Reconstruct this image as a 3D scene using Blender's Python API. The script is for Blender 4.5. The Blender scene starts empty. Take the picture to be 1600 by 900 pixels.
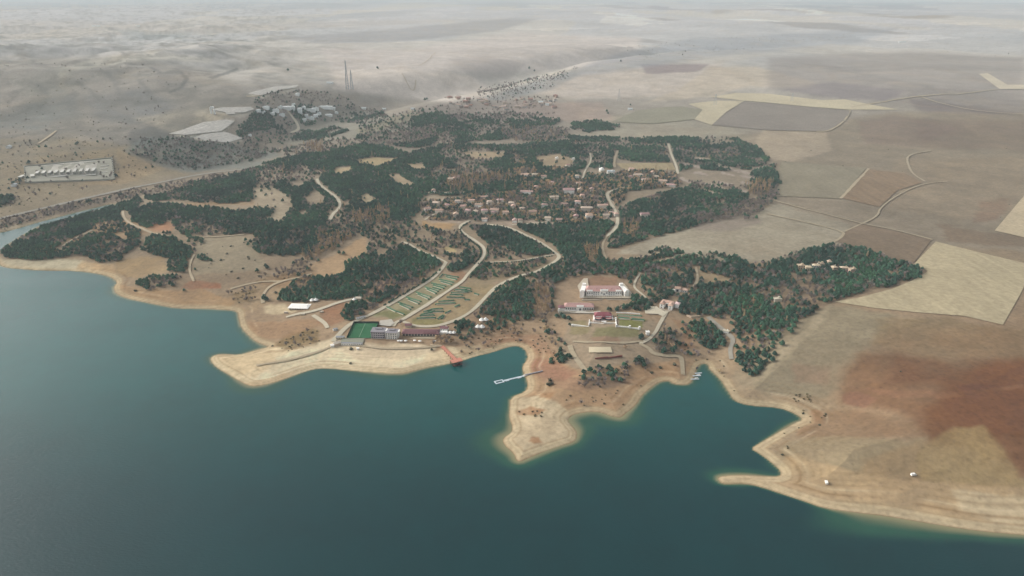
import bpy, bmesh, math, random
import numpy as np
from mathutils import Vector, Matrix
from mathutils.geometry import delaunay_2d_cdt
SC = bpy.context.scene
COL = SC.collection
R = math.radians

# ------------------------------------------------------------ camera, world, sun, exposure
CAM_H = 430.0
FPX = 1100.0                      # focal length in pixels of the 1600 px wide photograph
PITCH = math.atan(464.0 / FPX)    # downward tilt: the horizon lies just above the frame
cam_d = bpy.data.cameras.new('camera')
cam_d.sensor_width = 36.0
cam_d.lens = 36.0 * FPX / 1600.0
cam_d.clip_start = 5.0
cam_d.clip_end = 120000.0
cam = bpy.data.objects.new('camera', cam_d)
cam.location = (0, 0, CAM_H)
cam.rotation_euler = (math.pi / 2 - PITCH, 0, 0)
COL.objects.link(cam)
SC.camera = cam

SUN_EL, SUN_AZ = R(30), R(-72)    # azimuth measured from +Y (view direction) to the right
world = bpy.data.worlds.new('World')
SC.world = world
world.use_nodes = True
wn = world.node_tree
wn.nodes.clear()
w_out = wn.nodes.new('ShaderNodeOutputWorld')
w_bg = wn.nodes.new('ShaderNodeBackground')
w_sky = wn.nodes.new('ShaderNodeTexSky')
w_sky.sky_type = 'NISHITA'
w_sky.sun_disc = False
w_sky.sun_elevation = SUN_EL
w_sky.sun_rotation = SUN_AZ
w_sky.air_density = 1.0
w_sky.dust_density = 6.0
w_sky.ozone_density = 1.0
w_hs = wn.nodes.new('ShaderNodeHueSaturation')
w_hs.inputs['Saturation'].default_value = 0.28
w_hs.inputs['Value'].default_value = 1.0
wn.links.new(w_sky.outputs[0], w_hs.inputs['Color'])
wn.links.new(w_hs.outputs[0], w_bg.inputs[0])
w_bg.inputs[1].default_value = 0.14
wn.links.new(w_bg.outputs[0], w_out.inputs[0])

sun_d = bpy.data.lights.new('sun', 'SUN')
sun_d.energy = 0.9
sun_d.angle = R(12)
sun_d.color = (1.0, 0.96, 0.9)
sun = bpy.data.objects.new('sun', sun_d)
sd_ = Vector((math.sin(SUN_AZ) * math.cos(SUN_EL), math.cos(SUN_AZ) * math.cos(SUN_EL), math.sin(SUN_EL)))
sun.rotation_euler = sd_.to_track_quat('Z', 'Y').to_euler()
sun.location = (0, 0, 900)
COL.objects.link(sun)
SC.view_settings.view_transform = 'Standard'
SC.view_settings.look = 'None'
SC.view_settings.gamma = 1.0
SC.view_settings.exposure = 0.46
SC.cycles.use_denoising = True
SC.cycles.max_bounces = 4
SC.cycles.diffuse_bounces = 2
SC.cycles.glossy_bounces = 2
SC.cycles.transmission_bounces = 2
SC.cycles.transparent_max_bounces = 4
SC.cycles.volume_bounces = 0

HAZE_L = 14500.0                  # metres for the view to fade to 1/e
K_ALB = 0.80                      # display value -> surface colour

# ------------------------------------------------------------ projection helpers
CP, SP = math.cos(PITCH), math.sin(PITCH)
def flat(px, py, z=0.0):
    """point on the level z seen at photo pixel (px, py)"""
    px = np.asarray(px, float); py = np.asarray(py, float)
    fwd = FPX * CP - (py - 450.0) * SP
    dn = FPX * SP + (py - 450.0) * CP
    t = (CAM_H - z) / dn
    return (px - 800.0) * t, fwd * t
def project(X, Y, Z):
    dz = Z - CAM_H
    depth = Y * CP - dz * SP
    up = Y * SP + dz * CP
    return 800.0 + FPX * X / depth, 450.0 - FPX * up / depth

def hash2(ix, iy, seed):
    n = (ix.astype(np.int64) * 374761393 + iy.astype(np.int64) * 668265263 + seed * 1442695041) & 0xffffffff
    n = ((n ^ (n >> 13)) * 1274126177) & 0xffffffff
    n = n ^ (n >> 16)
    return (n & 0xffffff) / float(0xffffff)
def vnoise(x, y, wl, seed=0):
    x = np.asarray(x, float) / wl + 1000.0; y = np.asarray(y, float) / wl + 1000.0
    ix = np.floor(x); iy = np.floor(y)
    fx = x - ix; fy = y - iy
    fx = fx * fx * fx * (fx * (fx * 6 - 15) + 10); fy = fy * fy * fy * (fy * (fy * 6 - 15) + 10)
    a = hash2(ix, iy, seed); b = hash2(ix + 1, iy, seed); c = hash2(ix, iy + 1, seed); d = hash2(ix + 1, iy + 1, seed)
    return ((a * (1 - fx) + b * fx) * (1 - fy) + (c * (1 - fx) + d * fx) * fy) * 2 - 1
def fbm(x, y, wl, seed=0, octv=3, gain=0.5):
    s = 0; a = 1.0; t = 0
    for k in range(octv):
        c, q = math.cos(0.6 * k), math.sin(0.6 * k)
        s = s + a * vnoise(x * c - y * q, x * q + y * c, wl / 2.03 ** k, seed + 17 * k); t += a; a *= gain
    return s / t
def smooth(x, a, b):
    t = np.clip((x - a) / (b - a), 0, 1)
    return t * t * (3 - 2 * t)
def poly_sd(x, y, poly):
    """signed distance to a closed polygon, positive inside"""
    P = np.asarray(poly, float); Q = np.roll(P, -1, axis=0)
    best = np.full(x.shape, 1e18); inside = np.zeros(x.shape, bool)
    for (ax, ay), (bx, by) in zip(P, Q):
        dx, dy = bx - ax, by - ay
        L = dx * dx + dy * dy + 1e-12
        t = np.clip(((x - ax) * dx + (y - ay) * dy) / L, 0, 1)
        d = (x - ax - t * dx) ** 2 + (y - ay - t * dy) ** 2
        np.minimum(best, d, out=best)
        if ay != by:
            c = ((ay > y) != (by > y)) & (x < (bx - ax) * (y - ay) / (by - ay) + ax)
            inside ^= c
    d = np.sqrt(best)
    return np.where(inside, d, -d)
def line_d(x, y, pts):
    P = np.asarray(pts, float)
    best = np.full(x.shape, 1e18)
    for (ax, ay), (bx, by) in zip(P[:-1], P[1:]):
        dx, dy = bx - ax, by - ay
        L = dx * dx + dy * dy + 1e-12
        t = np.clip(((x - ax) * dx + (y - ay) * dy) / L, 0, 1)
        np.minimum(best, (x - ax - t * dx) ** 2 + (y - ay - t * dy) ** 2, out=best)
    return np.sqrt(best)

# ------------------------------------------------------------ shoreline
SHORE_PX = [(-12,402),(-4,412),(7,418),(40,421),(75,423),(120,423),(150,427),(172,432),(184,441),(177,449),(180,459),(200,467),(225,472),
 (250,477),(275,482),(312,482),(350,484),(371,486),(373,500),(377,513),(390,526),(398,533),(411,539),(421,542),(404,546),(390,550),(373,555),
 (352,553),(337,554),(328,560),(331,567),(341,576),(362,588),(379,599),(394,604),(411,602),(430,597),(451,590),(472,582),(489,577),
 (506,575),(531,577),(560,580),(588,582),(615,584),(632,584),(650,579),(674,573),(703,568),(721,564),(741,557),(768,551),(790,543),
 (806,540),(817,543),(823,551),(825,560),(817,571),(816,577),(820,587),(825,600),(822,612),(797,621),(796,640),(795,652),(801,667),
 (799,676),(785,685),(787,695),(804,710),(806,719),(812,722),(825,716),(850,706),(875,697),(897,691),(901,684),(902,676),(897,669),
 (886,657),(892,650),(902,646),(925,643),(940,645),(957,651),(970,653),(976,647),(987,639),(997,629),(1001,620),(1019,604),(1032,596),
 (1047,595),(1051,600),(1072,602),(1082,596),(1087,582),(1090,572),(1099,567),(1107,570),(1108,577),(1125,592),(1138,612),(1147,627),
 (1172,634),(1219,637),(1244,647),(1255,656),(1241,661),(1225,670),(1203,683),(1184,694),(1173,701),(1187,709),(1206,723),(1220,736),
 (1219,745),(1194,744),(1162,742),(1131,743),(1119,747),(1128,756),(1141,756),(1162,755),(1187,760),(1225,773),(1256,783),(1287,794),
 (1334,801),(1381,806),(1428,814),(1475,822),(1537,831),(1600,836),(1700,846),(1850,850),(2100,840),(2600,800)]
RIVER_PX = [(-600,440),(-300,400),(-100,378),(0,364),(30,356),(60,347),(95,338),(122,331),(150,324),(172,319),(181,319),(176,322),(150,329),(122,337),
 (100,343),(78,349),(60,354),(45,362),(20,377),(4,389),(-8,396)]
def densify(pts, step=6.0):
    out = []
    for a, b in zip(pts[:-1], pts[1:]):
        a = np.array(a, float); b = np.array(b, float)
        n = max(1, int(np.linalg.norm(b - a) / step))
        for k in range(n): out.append(a + (b - a) * k / n)
    out.append(np.array(pts[-1], float))
    return np.array(out)
def chaikin(p):
    p = np.array(p, float)
    q = np.empty((2 * len(p) - 2, 2))
    q[0::2] = p[:-1] * 0.75 + p[1:] * 0.25
    q[1::2] = p[:-1] * 0.25 + p[1:] * 0.75
    return np.vstack([p[:1], q, p[-1:]])
shore_px = chaikin(RIVER_PX + SHORE_PX)
sx, sy = flat(shore_px[:, 0], shore_px[:, 1])
LAND = [(-60000, 60000), (-60000, sy[0])] + list(zip(sx, sy)) + [(60000, sy[-1]), (60000, 60000)]

# hills: photo pixel of the foot point, half width east-west and north-south in metres, height
HILLS = [((1560,560),260,230,26),((1500,740),200,110,9),((1480,440),420,260,14),((820,330),520,300,18),((880,440),160,90,7),((470,200),420,330,44),
 ((330,205),300,260,16),((130,150),1000,620,90),((-150,190),900,700,80),((330,120),1000,600,36),((680,120),1300,900,14),
 ((1080,130),1400,700,30),((100,262),300,160,14),((1230,400),200,120,9),((230,400),260,110,8),((540,560),300,60,3),((700,90),1500,700,60),
 ((1500,150),1500,900,34)]
HILLS_W = [(float(flat(*c)[0]), float(flat(*c)[1]), a, b, h) for c, a, b, h in HILLS]
VALLEYS = [([(60,350),(125,318),(250,292),(350,272),(450,235),(560,195),(640,175),(760,150),(860,120),(1000,95),(1250,72)], 160, 22)]

def shore_sd(X, Y):
    return poly_sd(X, Y, LAND)
def relief(X, Y, sd):
    ins = np.clip(sd, 0, None)
    jit = 1 + 0.5 * fbm(X, Y, 90, 5, 2)
    land = 2.2 * (1 - np.exp(-ins * jit / 9.0)) + 0.016 * np.minimum(ins, 700)
    land = land + smooth(ins, 15, 160) * (1.6 * fbm(X, Y, 110, 3, 2)) + smooth(ins, 60, 500) * 7.0 * fbm(X, Y, 420, 9, 2)
    r = np.hypot(X, Y)
    far = smooth(r, 1900, 5200)
    rg2 = 1 - np.abs(fbm(X, Y, 980, 33, 5, 0.55)) * 2.6
    land = land + smooth(r, 2100, 3600) * (1 - smooth(r, 9000, 14000)) * (8 + 34 * smooth(-X / np.maximum(Y, 1), 0.18, 0.42)) * rg2 * smooth(ins, 60, 600)
    ridge = 1 - np.abs(fbm(X, Y, 1500, 31, 4, 0.5)) * 2.4
    left = smooth(-X / np.maximum(Y, 1), -0.25, 0.35)
    land = land + far * (5 + 12 * left) * ridge * smooth(ins, 60, 600)
    vfar = smooth(r, 5500, 14000)
    land = land + vfar * (46 * (1 - np.abs(fbm(X, Y, 4200, 41, 4)) * 2.2) + 40)
    for hx, hy, a, b, h in HILLS_W:
        g = np.exp(-0.5 * (((X - hx) / a) ** 2 + ((Y - hy) / b) ** 2))
        land = land + h * g * smooth(ins, 0, 120)
    for pts, wd, dep in VALLEYS:
        p = np.array([flat(*q) for q in pts])
        d = line_d(X, Y, p)
        land = np.where(sd > 0, 0.8 + (land - 0.8) * (1 - 0.75 * np.exp(-(d / wd) ** 2)), land)
    water = np.maximum(sd * 0.14, -14)
    return np.where(sd > 0, land, water)

# ------------------------------------------------------------ ground grid: lines fanning out from below the camera
NC, NR = 1180, 640
rows_px = np.concatenate([np.linspace(858, 120, 480, endpoint=False), np.linspace(120, 0, 120, endpoint=False), np.linspace(0, -9.5, NR - 600)])
S = np.concatenate([np.linspace(-1.7, -0.98, 60, endpoint=False), np.linspace(-0.98, 0.98, NC - 120), np.linspace(0.98, 1.7, 61)[1:]])
GY = flat(800, rows_px)[1]
GX2 = S[None, :] * GY[:, None]
GY2 = np.broadcast_to(GY[:, None], GX2.shape).copy()
GSD = np.empty_like(GX2)
for k in range(0, NR, 80):
    GSD[k:k + 80] = shore_sd(GX2[k:k + 80], GY2[k:k + 80])
GZ = relief(GX2, GY2, GSD)
GU, GV = project(GX2, GY2, GZ)

def hgt(X, Y):
    """height of the ground mesh at world X, Y"""
    X = np.asarray(X, float); Y = np.asarray(Y, float)
    s = X / Y
    ci = np.clip(np.searchsorted(S, s) - 1, 0, len(S) - 2)
    cf = np.clip((s - S[ci]) / (S[ci + 1] - S[ci]), 0, 1)
    ri = np.clip(np.searchsorted(GY, Y) - 1, 0, NR - 2)
    rf = np.clip((Y - GY[ri]) / (GY[ri + 1] - GY[ri]), 0, 1)
    return (GZ[ri, ci] * (1 - cf) + GZ[ri, ci + 1] * cf) * (1 - rf) + (GZ[ri + 1, ci] * (1 - cf) + GZ[ri + 1, ci + 1] * cf) * rf
def at(px, py):
    """the point of the ground seen at photo pixel (px, py)"""
    x0, y0 = flat(px, py)
    s = float(x0 / y0)
    ci = int(np.clip(np.searchsorted(S, s) - 1, 0, len(S) - 2))
    cf = (s - S[ci]) / (S[ci + 1] - S[ci])
    z = np.maximum(GZ[:, ci] * (1 - cf) + GZ[:, ci + 1] * cf, 0)
    v = np.minimum.accumulate(project(s * GY, GY, z)[1])
    Y = float(np.interp(-py, -v, GY))
    return s * Y, Y, float(max(0, np.interp(Y, GY, z)))
def at2(px, py):
    p = at(px, py); return p[0], p[1]
def mpp(px, py):
    """metres per photo pixel across the view at that pixel"""
    p = at(px, py)
    return (p[1] * CP - (p[2] - CAM_H) * SP) / FPX

# ------------------------------------------------------------ colours
def lin(c):
    c = np.asarray(c, float) / 255.0
    return np.where(c <= 0.04045, c / 12.92, ((c + 0.055) / 1.055) ** 2.4)
def A(r, g, b, k=None):
    v = lin((r, g, b)) * (K_ALB if k is None else k)
    return (float(v[0]), float(v[1]), float(v[2]), 1.0)
AIR = lin((178, 186, 190))

MATS = {}
def mat(name, col, rough=0.85, var=0.12, scale=0.35, col2=None, spec=0.3, bump=0.0, per_object=0.0, metallic=0.0):
    if name in MATS: return MATS[name]
    m = bpy.data.materials.new(name); m.use_nodes = True
    nt = m.node_tree; b = nt.nodes['Principled BSDF']
    b.inputs['Roughness'].default_value = rough
    b.inputs['Specular IOR Level'].default_value = spec
    b.inputs['Metallic'].default_value = metallic
    tc = nt.nodes.new('ShaderNodeTexCoord')
    nz = nt.nodes.new('ShaderNodeTexNoise'); nz.inputs['Scale'].default_value = scale; nz.inputs['Detail'].default_value = 5
    nt.links.new(tc.outputs['Object'], nz.inputs['Vector'])
    rp = nt.nodes.new('ShaderNodeValToRGB')
    c = np.array(col[:3]); d = np.array((col2 or col)[:3])
    rp.color_ramp.elements[0].position = 0.3; rp.color_ramp.elements[1].position = 0.7
    rp.color_ramp.elements[0].color = (*np.clip(c * (1 - var), 0, 1), 1)
    rp.color_ramp.elements[1].color = (*np.clip(d * (1 + var), 0, 1), 1)
    nt.links.new(nz.outputs['Fac'], rp.inputs[0])
    out = rp.outputs[0]
    if per_object:
        oi = nt.nodes.new('ShaderNodeObjectInfo')
        mr = nt.nodes.new('ShaderNodeMapRange')
        mr.inputs['To Min'].default_value = 1 - per_object; mr.inputs['To Max'].default_value = 1 + per_object
        nt.links.new(oi.outputs['Random'], mr.inputs['Value'])
        hs = nt.nodes.new('ShaderNodeHueSaturation')
        nt.links.new(mr.outputs[0], hs.inputs['Value'])
        mr2 = nt.nodes.new('ShaderNodeMapRange'); mr2.inputs['From Min'].default_value = 0; mr2.inputs['From Max'].default_value = 1
        fr = nt.nodes.new('ShaderNodeMath'); fr.operation = 'FRACT'
        ml = nt.nodes.new('ShaderNodeMath'); ml.operation = 'MULTIPLY'; ml.inputs[1].default_value = 37.7
        nt.links.new(oi.outputs['Random'], ml.inputs[0]); nt.links.new(ml.outputs[0], fr.inputs[0])
        nt.links.new(fr.outputs[0], mr2.inputs['Value'])
        mr2.inputs['To Min'].default_value = 0.485; mr2.inputs['To Max'].default_value = 0.512
        nt.links.new(mr2.outputs[0], hs.inputs['Hue'])
        nt.links.new(out, hs.inputs['Color']); out = hs.outputs[0]
    nt.links.new(out, b.inputs['Base Color'])
    if bump:
        bp = nt.nodes.new('ShaderNodeBump'); bp.inputs['Strength'].default_value = bump; bp.inputs['Distance'].default_value = 0.5
        nt.links.new(nz.outputs['Fac'], bp.inputs['Height']); nt.links.new(bp.outputs[0], b.inputs['Normal'])
    MATS[name] = m
    return m

def tag(o, label=None, cat=None, group=None, kind=None):
    if label: o['label'] = label
    if cat: o['category'] = cat
    if group: o['group'] = group
    if kind: o['kind'] = kind
    return o
def mesh_obj(name, verts, faces, mats, parent=None, smooth_=False, mi=None):
    me = bpy.data.meshes.new(name)
    me.from_pydata([tuple(v) for v in verts], [], [tuple(f) for f in faces])
    for m in (mats if isinstance(mats, (list, tuple)) else [mats]): me.materials.append(m)
    if mi is not None: me.polygons.foreach_set('material_index', mi)
    if smooth_: me.polygons.foreach_set('use_smooth', [True] * len(me.polygons))
    me.update()
    o = bpy.data.objects.new(name, me); COL.objects.link(o)
    if parent: o.parent = parent
    return o
def empty(name, loc, rz=0.0):
    o = bpy.data.objects.new(name, None); COL.objects.link(o)
    o.empty_display_size = 2
    o.location = loc; o.rotation_euler = (0, 0, rz)
    return o

# ------------------------------------------------------------ painting of the ground's own colours
U, V = GU, GV
dist3 = np.sqrt(GX2 ** 2 + GY2 ** 2 + CAM_H ** 2)
T_air = np.exp(-dist3 / HAZE_L)
COLR = np.zeros(GX2.shape + (3,))
n300 = fbm(GX2, GY2, 260, 101, 4, 0.6); n60 = fbm(GX2, GY2, 55, 102, 3, 0.6); n15 = fbm(GX2, GY2, 14, 103, 2)
n900 = fbm(GX2, GY2, 1500, 104, 4, 0.6)
def setc(mask, rgb):
    c = lin(rgb); m = mask[..., None]
    COLR[:] = COLR * (1 - m) + c * m
# base by height in the picture (distance): dry grass and bare hills
def ramp_rows(stops):
    vs = [s[0] for s in stops]; out = np.zeros(COLR.shape)
    for k in range(3): out[..., k] = np.interp(V, vs, [lin(s[1])[k] for s in stops])
    return out
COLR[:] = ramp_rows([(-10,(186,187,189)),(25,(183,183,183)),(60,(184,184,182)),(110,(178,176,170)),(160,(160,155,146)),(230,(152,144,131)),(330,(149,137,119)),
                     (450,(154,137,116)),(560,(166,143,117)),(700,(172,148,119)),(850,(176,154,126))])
WF = np.clip(1250.0 / GY2, 0.15, 1) ** 1.6
WU = U + WF * (9 * fbm(GX2, GY2, 45, 211, 3) + 4 * fbm(GX2, GY2, 12, 212, 2))
WV = V + WF * (4.5 * fbm(GX2, GY2, 45, 213, 3) + 1.8 * fbm(GX2, GY2, 12, 214, 2))
def soft(poly, edge=6.0, warp=True, amt=1.0, grain=0.0):
    P = np.array(poly, float); e = edge * 1.5 + 14
    sel = (U > P[:, 0].min() - e) & (U < P[:, 0].max() + e) & (V > P[:, 1].min() - e) & (V < P[:, 1].max() + e)
    m = np.zeros(U.shape)
    if not sel.any(): return m
    u = (WU if warp else U)[sel]; v = (WV if warp else V)[sel]
    d = poly_sd(u, v * 2.0, [(a, b * 2.0) for a, b in poly])
    mm = smooth(d, -edge, edge) * amt
    if grain: mm = mm * np.clip(1 - grain * (0.5 - 0.9 * (n60[sel] + 0.5 * n15[sel])), 0, 1)
    m[sel] = mm
    return m
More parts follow.
